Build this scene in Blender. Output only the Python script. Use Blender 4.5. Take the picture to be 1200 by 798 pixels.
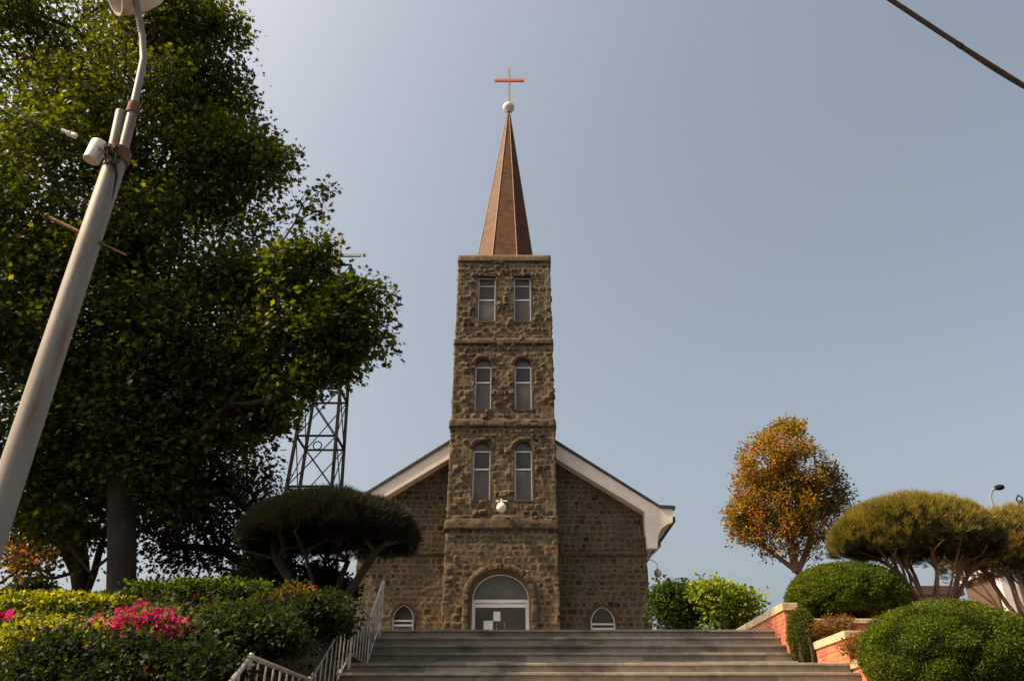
import bpy, bmesh, math, random
import numpy as np
from mathutils import Vector, Matrix
R = math.radians
scene = bpy.context.scene
for o in list(bpy.data.objects): bpy.data.objects.remove(o)

# ------------------------------------------------------------------ camera, sky, sun, exposure
F_PX, TH, EYE = 890.0, R(28.8), 1.6
cam_d = bpy.data.cameras.new("camera"); cam = bpy.data.objects.new("camera", cam_d)
scene.collection.objects.link(cam); scene.camera = cam
cam_d.sensor_width = 36; cam_d.sensor_fit = 'HORIZONTAL'; cam_d.lens = 36 * F_PX / 1200
cam_d.clip_start = 0.05; cam_d.clip_end = 5000
cam.location = (0, 0, EYE); cam.rotation_euler = (R(90) + TH, 0, 0)
SUN_EL, SUN_AZ = R(49), R(12)            # azimuth measured from -X towards the viewer
sdir = Vector((-math.cos(SUN_AZ) * math.cos(SUN_EL), -math.sin(SUN_AZ) * math.cos(SUN_EL), math.sin(SUN_EL)))
w = bpy.data.worlds.new("World"); scene.world = w; w.use_nodes = True
nt = w.node_tree; bg = nt.nodes['Background']
sky = nt.nodes.new('ShaderNodeTexSky'); sky.sky_type = 'NISHITA'; sky.sun_disc = False
sky.sun_elevation = SUN_EL; sky.sun_rotation = math.atan2(sdir.x, sdir.y)
sky.air_density = 1.0; sky.dust_density = 7.5; sky.ozone_density = 1.0; sky.altitude = 50
hz = nt.nodes.new('ShaderNodeHueSaturation'); hz.inputs['Saturation'].default_value = 0.70; hz.inputs['Hue'].default_value = 0.485
nt.links.new(sky.outputs[0], hz.inputs['Color']); wb = nt.nodes.new('ShaderNodeMix'); wb.data_type = 'RGBA'; wb.blend_type = 'MULTIPLY'; wb.inputs[0].default_value = 1.0; wb.inputs[7].default_value = (1.0, .965, .925, 1)
nt.links.new(hz.outputs[0], wb.inputs[6]); nt.links.new(wb.outputs[2], bg.inputs[0]); bg.inputs[1].default_value = 0.12
sl = bpy.data.lights.new("sun", 'SUN'); sun = bpy.data.objects.new("sun", sl); scene.collection.objects.link(sun)
sl.energy = 5.0; sl.angle = R(0.5); sl.color = (1.0, 0.74, 0.44)
sun.rotation_euler = sdir.to_track_quat('Z', 'Y').to_euler()
vs = scene.view_settings; vs.view_transform = 'Standard'; vs.look = 'None'; vs.gamma = 1.0; vs.exposure = 0.82
vs.use_curve_mapping = False

# ------------------------------------------------------------------ helpers
def P(px, py, Y):
    """point in the place seen at photo pixel (1200x798) at distance Y"""
    v = 399 - py
    Yd = F_PX * math.cos(TH) - v * math.sin(TH); Zd = F_PX * math.sin(TH) + v * math.cos(TH)
    return Vector(((px - 600) / Yd * Y, Y, EYE + Zd / Yd * Y))
def S(py, Y):
    """metres per photo pixel at row py and distance Y"""
    return Y / (F_PX * math.cos(TH) - (399 - py) * math.sin(TH))
col = scene.collection
def tag(o, label=None, cat=None, group=None, kind=None):
    if label: o['label'] = label
    if cat: o['category'] = cat
    if group: o['group'] = group
    if kind: o['kind'] = kind
    return o
def thing(name, loc, label, cat, group=None):
    o = bpy.data.objects.new(name, None); o.location = loc; o.empty_display_size = 0.3
    col.objects.link(o); return tag(o, label, cat, group)
def wloc(o):
    v = Vector((0, 0, 0))
    while o is not None: v = v + Vector(o.location); o = o.parent
    return v
def link(name, me, mat, parent=None, loc=None):
    """geometry is given in world space; the object's origin moves to its parent's or to loc"""
    o = bpy.data.objects.new(name, me); col.objects.link(o)
    if mat: me.materials.append(mat)
    if parent is not None:
        o.parent = parent; me.transform(Matrix.Translation(-wloc(parent)))
    elif loc is not None:
        o.location = loc; me.transform(Matrix.Translation(-Vector(loc)))
    return o
def np_mesh(name, V, polys_loops, counts, smooth=False, colors=None):
    me = bpy.data.meshes.new(name)
    V = np.asarray(V, dtype=np.float32); L = np.asarray(polys_loops, dtype=np.int32).ravel()
    counts = np.asarray(counts, dtype=np.int32)
    me.vertices.add(len(V)); me.vertices.foreach_set('co', V.ravel())
    me.loops.add(len(L)); me.loops.foreach_set('vertex_index', L)
    me.polygons.add(len(counts)); starts = np.concatenate(([0], np.cumsum(counts)[:-1])).astype(np.int32)
    me.polygons.foreach_set('loop_start', starts)
    if smooth: me.polygons.foreach_set('use_smooth', np.ones(len(counts), dtype=bool))
    me.update(calc_edges=True)
    if colors is not None:
        a = me.color_attributes.new('Col', 'FLOAT_COLOR', 'POINT')
        c = np.ones((len(V), 4), dtype=np.float32); c[:, :3] = colors
        a.data.foreach_set('color', c.ravel())
    me.validate(); return me
class MB:
    def __init__(s): s.v = []; s.f = []; s.c = []; s.col = (1, 1, 1)
    def add(s, vs, fs):
        n = len(s.v); s.v += [tuple(a) for a in vs]; s.f += [tuple(i + n for i in f) for f in fs]; s.c += [s.col] * len(vs)
    def box(s, x0, x1, y0, y1, z0, z1):
        s.add([(x0,y0,z0),(x1,y0,z0),(x1,y1,z0),(x0,y1,z0),(x0,y0,z1),(x1,y0,z1),(x1,y1,z1),(x0,y1,z1)],
              [(3,2,1,0),(4,5,6,7),(0,1,5,4),(1,2,6,5),(2,3,7,6),(3,0,4,7)])
    def rbox(s, x0, x1, y0, y1, z0, z1, b=0.008):
        """box with chamfered edges"""
        V = []; 
        for z, i in ((z0, b), (z0 + b, 0), (z1 - b, 0), (z1, b)):
            V += [(x0+i+ (b if i==0 else 0), y0+i, z), (x1-i-(b if i==0 else 0), y0+i, z), (x1-i, y0+i+(b if i==0 else 0), z), (x1-i, y1-i-(b if i==0 else 0), z),
                  (x1-i-(b if i==0 else 0), y1-i, z), (x0+i+(b if i==0 else 0), y1-i, z), (x0+i, y1-i-(b if i==0 else 0), z), (x0+i, y0+i+(b if i==0 else 0), z)]
        F = [tuple(range(7, -1, -1)), tuple(range(24, 32))]
        for k in range(3):
            for j in range(8): F.append((k*8+j, k*8+(j+1)%8, (k+1)*8+(j+1)%8, (k+1)*8+j))
        s.add(V, F)
    def tube(s, pts, rad, n=10, cap=True):
        pts = [Vector(p) for p in pts]; m = len(pts)
        if not hasattr(rad, '__len__'): rad = [rad] * m
        V = []; prev = None
        for i, p in enumerate(pts):
            d = (pts[min(i+1, m-1)] - pts[max(i-1, 0)])
            d = d.normalized() if d.length > 1e-9 else Vector((0,0,1))
            if prev is None:
                a = Vector((1,0,0)) if abs(d.x) < .9 else Vector((0,1,0))
                u = d.cross(a).normalized()
            else: u = (prev - d * prev.dot(d)).normalized()
            prev = u; wv = d.cross(u)
            for k in range(n):
                t = 2*math.pi*k/n; V.append(p + (u*math.cos(t) + wv*math.sin(t)) * rad[i])
        F = [(i*n+k, i*n+(k+1)%n, (i+1)*n+(k+1)%n, (i+1)*n+k) for i in range(m-1) for k in range(n)]
        if cap: F += [tuple(range(n-1, -1, -1)), tuple((m-1)*n+k for k in range(n))]
        s.add(V, F)
    def bar(s, a, b, wd, dp=None):
        """square section bar from a to b"""
        dp = dp or wd; a = Vector(a); b = Vector(b); d = (b-a).normalized()
        ref = Vector((0,1,0)) if abs(d.y) < .9 else Vector((0,0,1))
        u = d.cross(ref).normalized(); v = d.cross(u).normalized()
        V = []
        for p in (a, b):
            for q, r in ((-1,-1),(1,-1),(1,1),(-1,1)): V.append(p + u*q*wd/2 + v*r*dp/2)
        s.add(V, [(3,2,1,0),(4,5,6,7),(0,1,5,4),(1,2,6,5),(2,3,7,6),(3,0,4,7)])
    def lathe(s, prof, c, axis=(0,0,1), n=20):
        ax = Vector(axis).normalized(); a = Vector((1,0,0)) if abs(ax.x) < .9 else Vector((0,1,0))
        u = ax.cross(a).normalized(); v = ax.cross(u); c = Vector(c); V = []
        for r, h in prof:
            for k in range(n):
                t = 2*math.pi*k/n; V.append(c + ax*h + (u*math.cos(t)+v*math.sin(t))*r)
        s.add(V, [(i*n+k, i*n+(k+1)%n, (i+1)*n+(k+1)%n, (i+1)*n+k) for i in range(len(prof)-1) for k in range(n)])
    def sphere(s, c, r, n=16, m=10):
        s.lathe([(max(r*math.sin(math.pi*i/m), 1e-4), -r*math.cos(math.pi*i/m)) for i in range(m+1)], c, n=n)
    def prism(s, poly, y0, y1):
        """polygon of (x,z), extruded along y"""
        n = len(poly)
        s.add([(x, y0, z) for x, z in poly] + [(x, y1, z) for x, z in poly],
              [tuple(range(n)), tuple(range(2*n-1, n-1, -1))] + [((i+1)%n, i, n+i, n+(i+1)%n) for i in range(n)])
    def build(s, name, mat, parent=None, smooth=False, loc=None, fixn=True):
        me = bpy.data.meshes.new(name); me.from_pydata(s.v, [], s.f)
        if any(c != (1,1,1) for c in s.c):
            a = me.color_attributes.new('Col', 'FLOAT_COLOR', 'POINT')
            a.data.foreach_set('color', np.array([(c[0], c[1], c[2], 1) for c in s.c], dtype=np.float32).ravel())
        if fixn:
            bm = bmesh.new(); bm.from_mesh(me); bmesh.ops.recalc_face_normals(bm, faces=bm.faces); bm.to_mesh(me); bm.free()
        if smooth:
            me.polygons.foreach_set('use_smooth', [True]*len(me.polygons))
            me.set_sharp_from_angle(angle=R(40))
        me.update(); return link(name, me, mat, parent, loc)

# ------------------------------------------------------------------ materials
def mat(name, c1, c2=None, scale=6, rough=0.8, metal=0, bump=0.0, bscale=40, usecol=False, spec=0.4, stain=None, stain_scale=1.5, detail=8, stretch=None, transl=0, sub=None, coat=0):
    m = bpy.data.materials.new(name); m.use_nodes = True; n = m.node_tree.nodes; l = m.node_tree.links
    b = n['Principled BSDF']; b.inputs['Roughness'].default_value = rough; b.inputs['Metallic'].default_value = metal
    b.inputs['Specular IOR Level'].default_value = spec
    tc = n.new('ShaderNodeTexCoord'); mp = n.new('ShaderNodeMapping'); l.new(tc.outputs['Object'], mp.inputs[0])
    if stretch: mp.inputs['Scale'].default_value = stretch
    nz = n.new('ShaderNodeTexNoise'); nz.inputs['Scale'].default_value = scale; nz.inputs['Detail'].default_value = detail
    nz.inputs['Roughness'].default_value = 0.65
    l.new(mp.outputs[0], nz.inputs['Vector'])
    cr = n.new('ShaderNodeValToRGB'); cr.color_ramp.elements[0].position = .32; cr.color_ramp.elements[1].position = .68
    cr.color_ramp.elements[0].color = (*c1, 1); cr.color_ramp.elements[1].color = (*(c2 or c1), 1)
    l.new(nz.outputs[0], cr.inputs[0]); out = cr.outputs[0]
    if stain:
        n2 = n.new('ShaderNodeTexNoise'); n2.inputs['Scale'].default_value = stain_scale; n2.inputs['Detail'].default_value = 5
        l.new(mp.outputs[0], n2.inputs['Vector'])
        r2 = n.new('ShaderNodeValToRGB'); r2.color_ramp.elements[0].position = .52; r2.color_ramp.elements[1].position = .68
        l.new(n2.outputs[0], r2.inputs[0])
        mx = n.new('ShaderNodeMix'); mx.data_type = 'RGBA'; l.new(r2.outputs[0], mx.inputs[0]); l.new(out, mx.inputs[6])
        mx.inputs[7].default_value = (*stain, 1); out = mx.outputs[2]
    if usecol:
        at = n.new('ShaderNodeVertexColor'); at.layer_name = 'Col'
        mx = n.new('ShaderNodeMix'); mx.data_type = 'RGBA'; mx.blend_type = 'MULTIPLY'; mx.inputs[0].default_value = 1
        l.new(out, mx.inputs[6]); l.new(at.outputs[0], mx.inputs[7]); out = mx.outputs[2]
    l.new(out, b.inputs['Base Color'])
    if bump:
        bn = n.new('ShaderNodeTexNoise'); bn.inputs['Scale'].default_value = bscale; bn.inputs['Detail'].default_value = 6
        l.new(mp.outputs[0], bn.inputs['Vector'])
        bp = n.new('ShaderNodeBump'); bp.inputs['Strength'].default_value = bump; bp.inputs['Distance'].default_value = 0.02
        l.new(bn.outputs[0], bp.inputs['Height']); l.new(bp.outputs[0], b.inputs['Normal'])
    if transl:
        tr = n.new('ShaderNodeBsdfTranslucent'); ms = n.new('ShaderNodeMixShader'); ms.inputs[0].default_value = transl
        hs = n.new('ShaderNodeHueSaturation'); hs.inputs['Saturation'].default_value = 1.25; hs.inputs['Value'].default_value = 2.2; hs.inputs['Hue'].default_value = 0.485
        l.new(out, hs.inputs['Color']); l.new(hs.outputs[0], tr.inputs[0])
        l.new(b.outputs[0], ms.inputs[1]); l.new(tr.outputs[0], ms.inputs[2]); l.new(ms.outputs[0], n['Material Output'].inputs[0])
    return m
W1 = (1, 1, 1)
M = {}
M['stone'] = mat('rubble_stone', (.245,.228,.2), (.60,.55,.475), scale=9, rough=.92, bump=.5, bscale=30, usecol=True, spec=.2)
M['granite'] = mat('step_granite', (.19,.165,.128), (.3,.262,.205), scale=5, rough=.8, bump=.25, bscale=90, usecol=True, stain=(.11,.092,.07), stain_scale=1.3)
M['paving'] = mat('plaza_paving', (.22,.21,.19), (.3,.28,.25), scale=3, rough=.9, bump=.2)
M['ground'] = mat('ground_asphalt', (.05,.05,.048), (.07,.068,.062), scale=2, rough=.95, bump=.3)
M['soil'] = mat('soil', (.035,.025,.015), (.07,.05,.03), scale=4, rough=1, bump=.6, bscale=12)
M['brick'] = mat('red_brick', (.40,.115,.05), (.54,.17,.08), scale=6, rough=.85, bump=.3, bscale=60, usecol=True)
M['mortar'] = mat('brick_mortar', (.5,.44,.36), (.6,.54,.45), scale=10, rough=.95, bump=.3)
M['coping'] = mat('coping_concrete', (.45,.34,.2), (.55,.42,.26), scale=5, rough=.85, bump=.25, stain=(.3,.22,.13), stain_scale=3)
M['white'] = mat('white_frame_paint', (.62,.61,.59), (.72,.71,.69), scale=8, rough=.45)
M['fascia'] = mat('cream_fascia_paint', (.66,.58,.5), (.74,.66,.58), scale=2, rough=.6, stain=(.58,.5,.42), stain_scale=.8)
M['roof'] = mat('dark_roof_tiles', (.028,.028,.03), (.05,.05,.052), scale=5, rough=.5, bump=.2)
M['glass'] = mat('window_glass', (.04,.036,.03), (.065,.058,.048), scale=1.2, rough=.22, spec=.3)
M['screen'] = mat('window_fly_screen', (.085,.075,.062), (.13,.115,.095), scale=1.5, rough=.55, spec=.4, stain=(.2,.18,.15), stain_scale=.9)
M['fanlight'] = mat('dusty_fanlight_glass', (.085,.08,.07), (.12,.11,.09), scale=2.5, rough=.3, spec=.4)
M['inside'] = mat('dark_interior', (.02,.018,.016), (.03,.028,.025), rough=.9)
M['paper'] = mat('notice_paper', (.6,.6,.56), (.68,.67,.62), scale=20, rough=.8)
M['copper'] = mat('copper_spire_sheet', (.055,.025,.009), (.115,.05,.017), scale=2.2, rough=.7, spec=.2, bump=.15, bscale=8, stain=(.035,.02,.012), stain_scale=1.2, stretch=(1,1,2.2))
M['seam'] = mat('copper_ridge', (.2,.1,.045), (.27,.14,.065), scale=6, rough=.6)
M['ball'] = mat('finial_paint', (.55,.48,.4), (.62,.55,.46), scale=4, rough=.45)
M['crosspost'] = mat('cross_post_metal', (.3,.28,.22), (.4,.36,.28), scale=10, rough=.5, metal=.3)
M['red'] = mat('red_cross_paint', (.62,.12,.08), (.75,.2,.13), scale=8, rough=.45)
M['globe'] = mat('globe_lamp_opal', (.78,.72,.58), (.84,.78,.66), scale=3, rough=.25)
M['steel'] = mat('railing_steel', (.42,.38,.32), (.52,.47,.4), scale=18, rough=.36, metal=.6, stain=(.25,.21,.16), stain_scale=6)
M['lattice'] = mat('lattice_steel', (.012,.012,.012), (.024,.023,.022), scale=6, rough=.9, spec=.1)
M['latticecross'] = mat('grey_cross_metal', (.35,.34,.33), (.45,.43,.42), scale=6, rough=.5)
M['pole'] = mat('pale_pole_paint', (.18,.158,.135), (.245,.22,.19), scale=3, rough=.5, bump=.08, bscale=50, stain=(.17,.10,.055), stain_scale=2.2, stretch=(6,6,.7))
M['shade'] = mat('lamp_shade_paint', (.55,.46,.38), (.64,.55,.46), scale=4, rough=.4, stain=(.38,.22,.12), stain_scale=3)
M['rust'] = mat('rusty_metal', (.09,.04,.02), (.2,.09,.04), scale=20, rough=.85, bump=.3)
M['cable'] = mat('black_cable', (.018,.014,.012), (.035,.028,.022), scale=20, rough=.9, spec=.1)
M['plastic'] = mat('white_plastic_box', (.62,.59,.54), (.7,.67,.61), scale=8, rough=.4)
M['lampgrey'] = mat('galvanised_lamp_pole', (.13,.13,.13), (.19,.19,.185), scale=6, rough=.6)
M['bark'] = mat('tree_bark', (.014,.010,.007), (.038,.028,.019), scale=9, rough=.95, bump=.8, bscale=14, stretch=(1,1,.25))
M['redbark'] = mat('reddish_pine_bark', (.12,.06,.035), (.26,.14,.085), scale=9, rough=.9, bump=.7, bscale=14, stretch=(1,1,.3))
M['leaf'] = mat('broad_leaf', (.85,.85,.85), (1.1,1.1,1.1), scale=1.2, rough=.55, usecol=True, transl=.5, spec=.25)
M['needle'] = mat('pine_needle', (.8,.8,.8), (1.15,1.15,1.1), scale=1.5, rough=.6, usecol=True, transl=.22, spec=.3)
M['petal'] = mat('azalea_petal', (.9,.9,.9), (1.1,1.1,1.1), scale=3, rough=.6, usecol=True, transl=.35, spec=.2)
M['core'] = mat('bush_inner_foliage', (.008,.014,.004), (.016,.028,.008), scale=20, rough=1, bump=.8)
M['housewall'] = mat('brown_house_wall', (.08,.05,.037), (.11,.07,.05), scale=4, rough=.9)
M['housewhite'] = mat('house_white_canopy', (.6,.55,.5), (.7,.65,.6), scale=4, rough=.7)
M['blue'] = mat('blue_panel', (.03,.13,.42), (.04,.17,.5), scale=4, rough=.5)

# ------------------------------------------------------------------ numpy noise
def vnoise(x, y, seed=0):
    rs = np.random.RandomState(seed); T = rs.rand(256, 256)
    xi = np.floor(x).astype(int); yi = np.floor(y).astype(int); fx = x - xi; fy = y - yi
    fx = fx*fx*(3-2*fx); fy = fy*fy*(3-2*fy)
    a = T[xi % 256, yi % 256]; b = T[(xi+1) % 256, yi % 256]; c = T[xi % 256, (yi+1) % 256]; d = T[(xi+1) % 256, (yi+1) % 256]
    return (a*(1-fx)+b*fx)*(1-fy) + (c*(1-fx)+d*fx)*fy
def fbm(x, y, seed=0, oct=4):
    s = 0; a = .5; 
    for k in range(oct): s = s + a*(vnoise(x*2**k+17*k, y*2**k+31*k, seed+k)-.5)*2; a *= .5
    return s
def smooth(x, a, b):
    t = np.clip((x-a)/(b-a), 0, 1); return t*t*(3-2*t)
def inpoly(x, z, poly):
    r = np.zeros(x.shape, bool); n = len(poly); j = n-1
    for i in range(n):
        xi, zi = poly[i]; xj, zj = poly[j]
        c = ((zi > z) != (zj > z)) & (x < (xj-xi)*(z-zi)/((zj-zi) if zj != zi else 1e-9)+xi)
        r ^= c; j = i
    return r
def stone_field(s, t, seed, length, h0=.20, h1=.36, w0=.24, w1=.5, rugged=1.0, mortar=.03, rug_fn=None):
    """s,t arrays -> displacement and colour for coursed rubble"""
    rs = np.random.RandomState(seed)
    s2 = s + .045*fbm(s*2.3, t*2.3, seed+5); t2 = t + .05*fbm(s*1.7+9, t*1.9, seed+9)
    hs = [t.min()-.5]
    while hs[-1] < t.max()+.6: hs.append(hs[-1] + rs.uniform(h0, h1))
    hs = np.array(hs); ci = np.clip(np.searchsorted(hs, t2)-1, 0, len(hs)-2)
    disp = np.zeros_like(s); C = np.zeros(s.shape+(3,))
    for c in range(len(hs)-1):
        m = ci == c
        if not m.any(): continue
        br = [-1.0]
        while br[-1] < length+1: br.append(br[-1] + rs.uniform(w0, w1))
        br = np.array(br); ss = s2[m]; k = np.clip(np.searchsorted(br, ss)-1, 0, len(br)-2)
        inset = rs.uniform(0, .035, len(br))          # some stones are smaller than their cell
        dx = np.minimum(ss-br[k], br[k+1]-ss) - inset[k]
        dy = np.minimum(t2[m]-hs[c], hs[c+1]-t2[m]) - inset[k]*.6
        # rounded corners
        r = .05; d = np.where((dx < r) & (dy < r), r - np.sqrt(np.maximum(r-dx, 0)**2 + np.maximum(r-dy, 0)**2), np.minimum(dx, dy))
        face = smooth(d, mortar*.8, mortar*.8+.012)
        p = rs.uniform(0, 1, len(br)); prot = np.where(p > .88, rs.uniform(.06, .12, len(br)), np.where(p > .68, rs.uniform(.02, .05, len(br)), rs.uniform(-.014, .006, len(br))))
        rg = rugged if rug_fn is None else rugged*rug_fn(ss, t2[m])
        prot = prot[k]*rg
        tilt = (rs.uniform(-.7, .7, len(br))[k]*(ss-(br[k]+br[k+1])/2) + rs.uniform(-.7, .7, len(br))[k]*(t2[m]-(hs[c]+hs[c+1])/2))*np.clip(prot*8, 0, 1)
        disp[m] = face*(prot+tilt)
        base = np.array([[.165,.13,.095],[.21,.165,.12],[.12,.095,.07],[.19,.16,.13],[.24,.185,.125],[.065,.042,.032],[.21,.12,.07]])
        pick = rs.choice(len(base), len(br), p=[.24,.2,.17,.18,.08,.08,.05]); cc = base[pick][k]*rs.uniform(.82, 1.15, len(br))[k][:, None]
        mc = np.array([.33,.265,.18])
        C[m] = cc*face[:, None] + mc*(1-face[:, None])
    big = fbm(s*.35, t*.35, seed+33, 3)
    disp += .016*fbm(s*9, t*9, seed+21, 3) + .02*fbm(s*2.6, t*2.6, seed+25, 2) + np.abs(disp)*.55*fbm(s*11, t*11, seed+41, 3)
    smear = smooth(fbm(s*.9, t*1.4, seed+77, 4), .1, .32)[..., None]
    C = C*(1-.55*smear) + np.array([.20,.165,.12])*.55*smear
    C *= (1+.22*big)[..., None]
    C *= (1+.25*fbm(s*6, t*6, seed+88, 3))[..., None]
    return disp, np.clip(C, .01, 1)
def grid_mesh(name, V, keep, colors, mat_, parent):
    """V is (rows, cols, 3); keep is (rows-1, cols-1)"""
    r, c = V.shape[:2]; idx = np.arange(r*c).reshape(r, c)
    q = np.stack([idx[:-1, :-1], idx[:-1, 1:], idx[1:, 1:], idx[1:, :-1]], -1)[keep]
    used = np.unique(q); remap = np.zeros(r*c, int); remap[used] = np.arange(len(used))
    me = np_mesh(name, V.reshape(-1, 3)[used], remap[q], np.full(len(q), 4), False, colors.reshape(-1, 3)[used])
    return link(name, me, mat_, parent)

# ------------------------------------------------------------------ foliage
TEMPL = {
 'leaf': ([(0,0,0),(.38,.3,.1),(.75,.24,.06),(1,0,-.08),(.75,-.24,.06),(.38,-.3,.1)],),
 'maple': ([(0,0,0),(.1,.42,.08),(.42,.22,.03),(.62,.5,.06),(.68,.15,0),(1,0,-.1),(.68,-.15,0),(.62,-.5,.06),(.42,-.22,.03),(.1,-.42,.08)],),
 'blade': ([(0,-.09,0),(.6,-.07,.03),(1,0,0),(.6,.07,.03),(0,.09,0)],),
 'needle': ([(0,-.045,0),(1,0,0),(0,.045,0)],),
}
def leaves(name, C, D, N, size, shape, colors, mat_, parent):
    """C centres, D length direction, N approximate normal"""
    T = np.array(TEMPL[shape][0]); k = len(T)
    D = D/np.linalg.norm(D, axis=1)[:, None]
    B = np.cross(N, D); B /= (np.linalg.norm(B, axis=1)[:, None]+1e-9); U = np.cross(D, B)
    V = C[:, None, :] + size[:, None, None]*(T[None, :, 0:1]*D[:, None] + T[None, :, 1:2]*B[:, None] + T[None, :, 2:3]*U[:, None])
    n = len(C); me = np_mesh(name, V.reshape(-1, 3), np.arange(n*k), np.full(n, k), False, np.repeat(colors, k, axis=0))
    return link(name, me, mat_, parent)
def rdir(rs, n):
    d = rs.normal(size=(n, 3)); return d/np.linalg.norm(d, axis=1)[:, None]
def palette(rs, n, cols, wts, var=.18):
    cols = np.array(cols); p = rs.choice(len(cols), n, p=np.array(wts)/sum(wts))
    return cols[p]*rs.uniform(1-var, 1+var, (n, 1))
def limbs(name, trunks, targets, mat_, parent, r_tip=.012, r_k=.55, seed=0, wig=.12, w_path=.35, minr=.01, n=6, rmax=.3):
    """trunks: list of node chains; targets joined one by one to the nearest node; pipe-model radii"""
    rs = random.Random(seed); nodes = []; par = []; path = []
    for ch in trunks:
        prev = -1
        for i, p in enumerate(ch):
            nodes.append(Vector(p)); par.append(prev); path.append(0 if prev < 0 else path[prev]+.4*(nodes[-1]-nodes[prev]).length); prev = len(nodes)-1
    ntr = len(nodes); base = nodes[0]
    arr = [tuple(x) for x in nodes]
    for t in sorted(targets, key=lambda q: (Vector(q)-nodes[ntr-1]).length if False else min((Vector(q)-nd).length for nd in nodes[:ntr])):
        t = Vector(t); A = np.array(arr); d = np.linalg.norm(A-np.array(t), axis=1)
        up = np.maximum(A[:, 2]-t.z+.1, 0)*1.2
        j = int(np.argmin(d + w_path*np.array(path) + up))
        a = nodes[j]; L = (t-a).length; k = max(1, min(4, int(L/.5)))
        prev = j
        for q in range(1, k+1):
            f = q/k; p = a.lerp(t, f)
            if q < k: p = p + Vector((rs.gauss(0, wig), rs.gauss(0, wig), rs.gauss(0, wig) - .12*L*math.sin(f*math.pi)))*min(1, L)
            nodes.append(p); arr.append(tuple(p)); par.append(prev); path.append(path[prev]+(p-nodes[prev]).length); prev = len(nodes)-1
    cnt = [0.0]*len(nodes)
    for i in range(len(nodes)-1, -1, -1):
        cnt[i] += 1 if cnt[i] == 0 else 0
        if par[i] >= 0: cnt[par[i]] += cnt[i]
    rad = [min(rmax, max(minr, r_tip*c**r_k)) for c in cnt]
    mb = MB(); kids = {}
    for i in range(len(nodes)):
        if par[i] >= 0: kids.setdefault(par[i], []).append(i)
    # chains following the thickest child
    seen = set()
    for i in range(len(nodes)):
        if i in seen: continue
        ch = [i]; seen.add(i)
        while ch[-1] in kids:
            ks = [c for c in kids[ch[-1]] if c not in seen]
            if not ks: break
            b = max(ks, key=lambda c: cnt[c]); ch.append(b); seen.add(b)
        rr = [rad[c] for c in ch]
        if par[i] >= 0: ch = [par[i]] + ch; rr = [min(rr[0]*1.15, rad[par[i]])] + rr
        if len(ch) > 1: mb.tube([nodes[c] for c in ch], rr, n=(10 if rr[0] > .06 else n), cap=False)
    o = mb.build(name, mat_, parent, smooth=True, fixn=False)
    return o
def clump_points(rs, blobs):
    """blobs: (centre, (rx,ry,rz), n) ; points biased towards the surface"""
    pts = []
    for c, r, n in blobs:
        d = rdir(rs, n); rad = rs.uniform(.25, 1, n)**.45
        pts.append(np.array(c)+d*rad[:, None]*np.array(r))
    return np.concatenate(pts)
def leafy_crown(name, rs, clumps, per, spread, size, shape, cols, wts, mat_, parent, flat=.7, droop=.25, colfn=None, var=.2):
    n = len(clumps)*per if np.isscalar(per) else int(np.sum(per))
    if hasattr(spread, '__len__'): spread = np.repeat(spread, per)[:, None]
    C = np.repeat(clumps, per, axis=0); off = np.clip(rs.normal(size=(n, 3)), -1.75, 1.75)*spread*np.array([1, 1, flat])
    # strings of leaves along random twigs inside the clump
    C = C+off
    D = off/(np.linalg.norm(off, axis=1)[:, None]+1e-6) + rdir(rs, n)*.9; D[:, 2] -= droop
    N = rdir(rs, n)*.8 + np.array([0, 0, .8])
    cc = palette(rs, n, cols, wts, var)
    if colfn is not None: cc = colfn(C, cc)
    return leaves(name, C, D, N, rs.uniform(.5, 1.4, n)*size, shape, cc, mat_, parent)

# ================================================================== SETTING
def sheet(name, x0, x1, y0, y1, z0, z1, m):
    b = MB(); b.box(x0, x1, y0, y1, z0, z1); return tag(b.build(name, m), kind='structure')
g = MB(); g.add([(-900,-900,0),(900,-900,0),(900,1500,0),(-900,1500,0)], [(0,1,2,3)]); tag(g.build('ground', M['ground']), kind='structure')
TOP, LAND, LOW = 3.84, 2.97, 1.59        # plaza, upper landing, lower landing
XL, XR1, XR2 = -2.62, 5.2, 5.54
sheet('plaza', -3.1, 5.3, 16.35, 60, 0, TOP-.004, M['paving'])
sheet('plateau', -60, -3.1, 24, 60, 0, TOP-.05, M['soil'])
sheet('plateau', 5.3, 60, 15.5, 60, 0, TOP+.02, M['soil'])
# steps: granite slabs with joints, nosing and recessed riser
rs0 = random.Random(4)
st = MB()
def slab_row(x0, x1, y0, y1, z, riser):
    x = x0
    while x < x1-.01:
        L = rs0.uniform(1.1, 2.3); xe = min(x+L, x1)
        if x1-xe < .4: xe = x1
        k = rs0.uniform(.75, 1.25); st.col = (k, k*rs0.uniform(.96, 1.0), k*rs0.uniform(.9, .99))
        dz = rs0.uniform(-.003, .003)
        st.rbox(x+.005, xe-.005, y0-.028, y1, z-.045+dz, z+dz, .006)
        x = xe
    x = x0
    while x < x1-.01:
        L = rs0.uniform(1.1, 2.3); xe = min(x+L, x1)
        if x1-xe < .4: xe = x1
        k = rs0.uniform(.65, 1.15); st.col = (k, k*.98, k*.94)
        st.box(x+.002, xe-.002, y0+rs0.uniform(0, .004), y0+.3, z-riser, z-.046)
        x = xe
ys = [14.9, 15.17, 15.44, 15.71, 16.0]; rz = (TOP-LAND)/5
for i, y in enumerate(ys): slab_row(XL-.15, XR1, y, (ys[i+1] if i < 4 else 16.4)+.05, LAND+rz*(i+1), rz)
rz2 = (LAND-LOW)/8
for i in range(8):
    y = 13.45-.3*(7-i); slab_row(XL-.15, XR2, y, y+.34 if i < 7 else 14.95, LOW+rz2*(i+1), rz2)
rz3 = LOW/9
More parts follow.
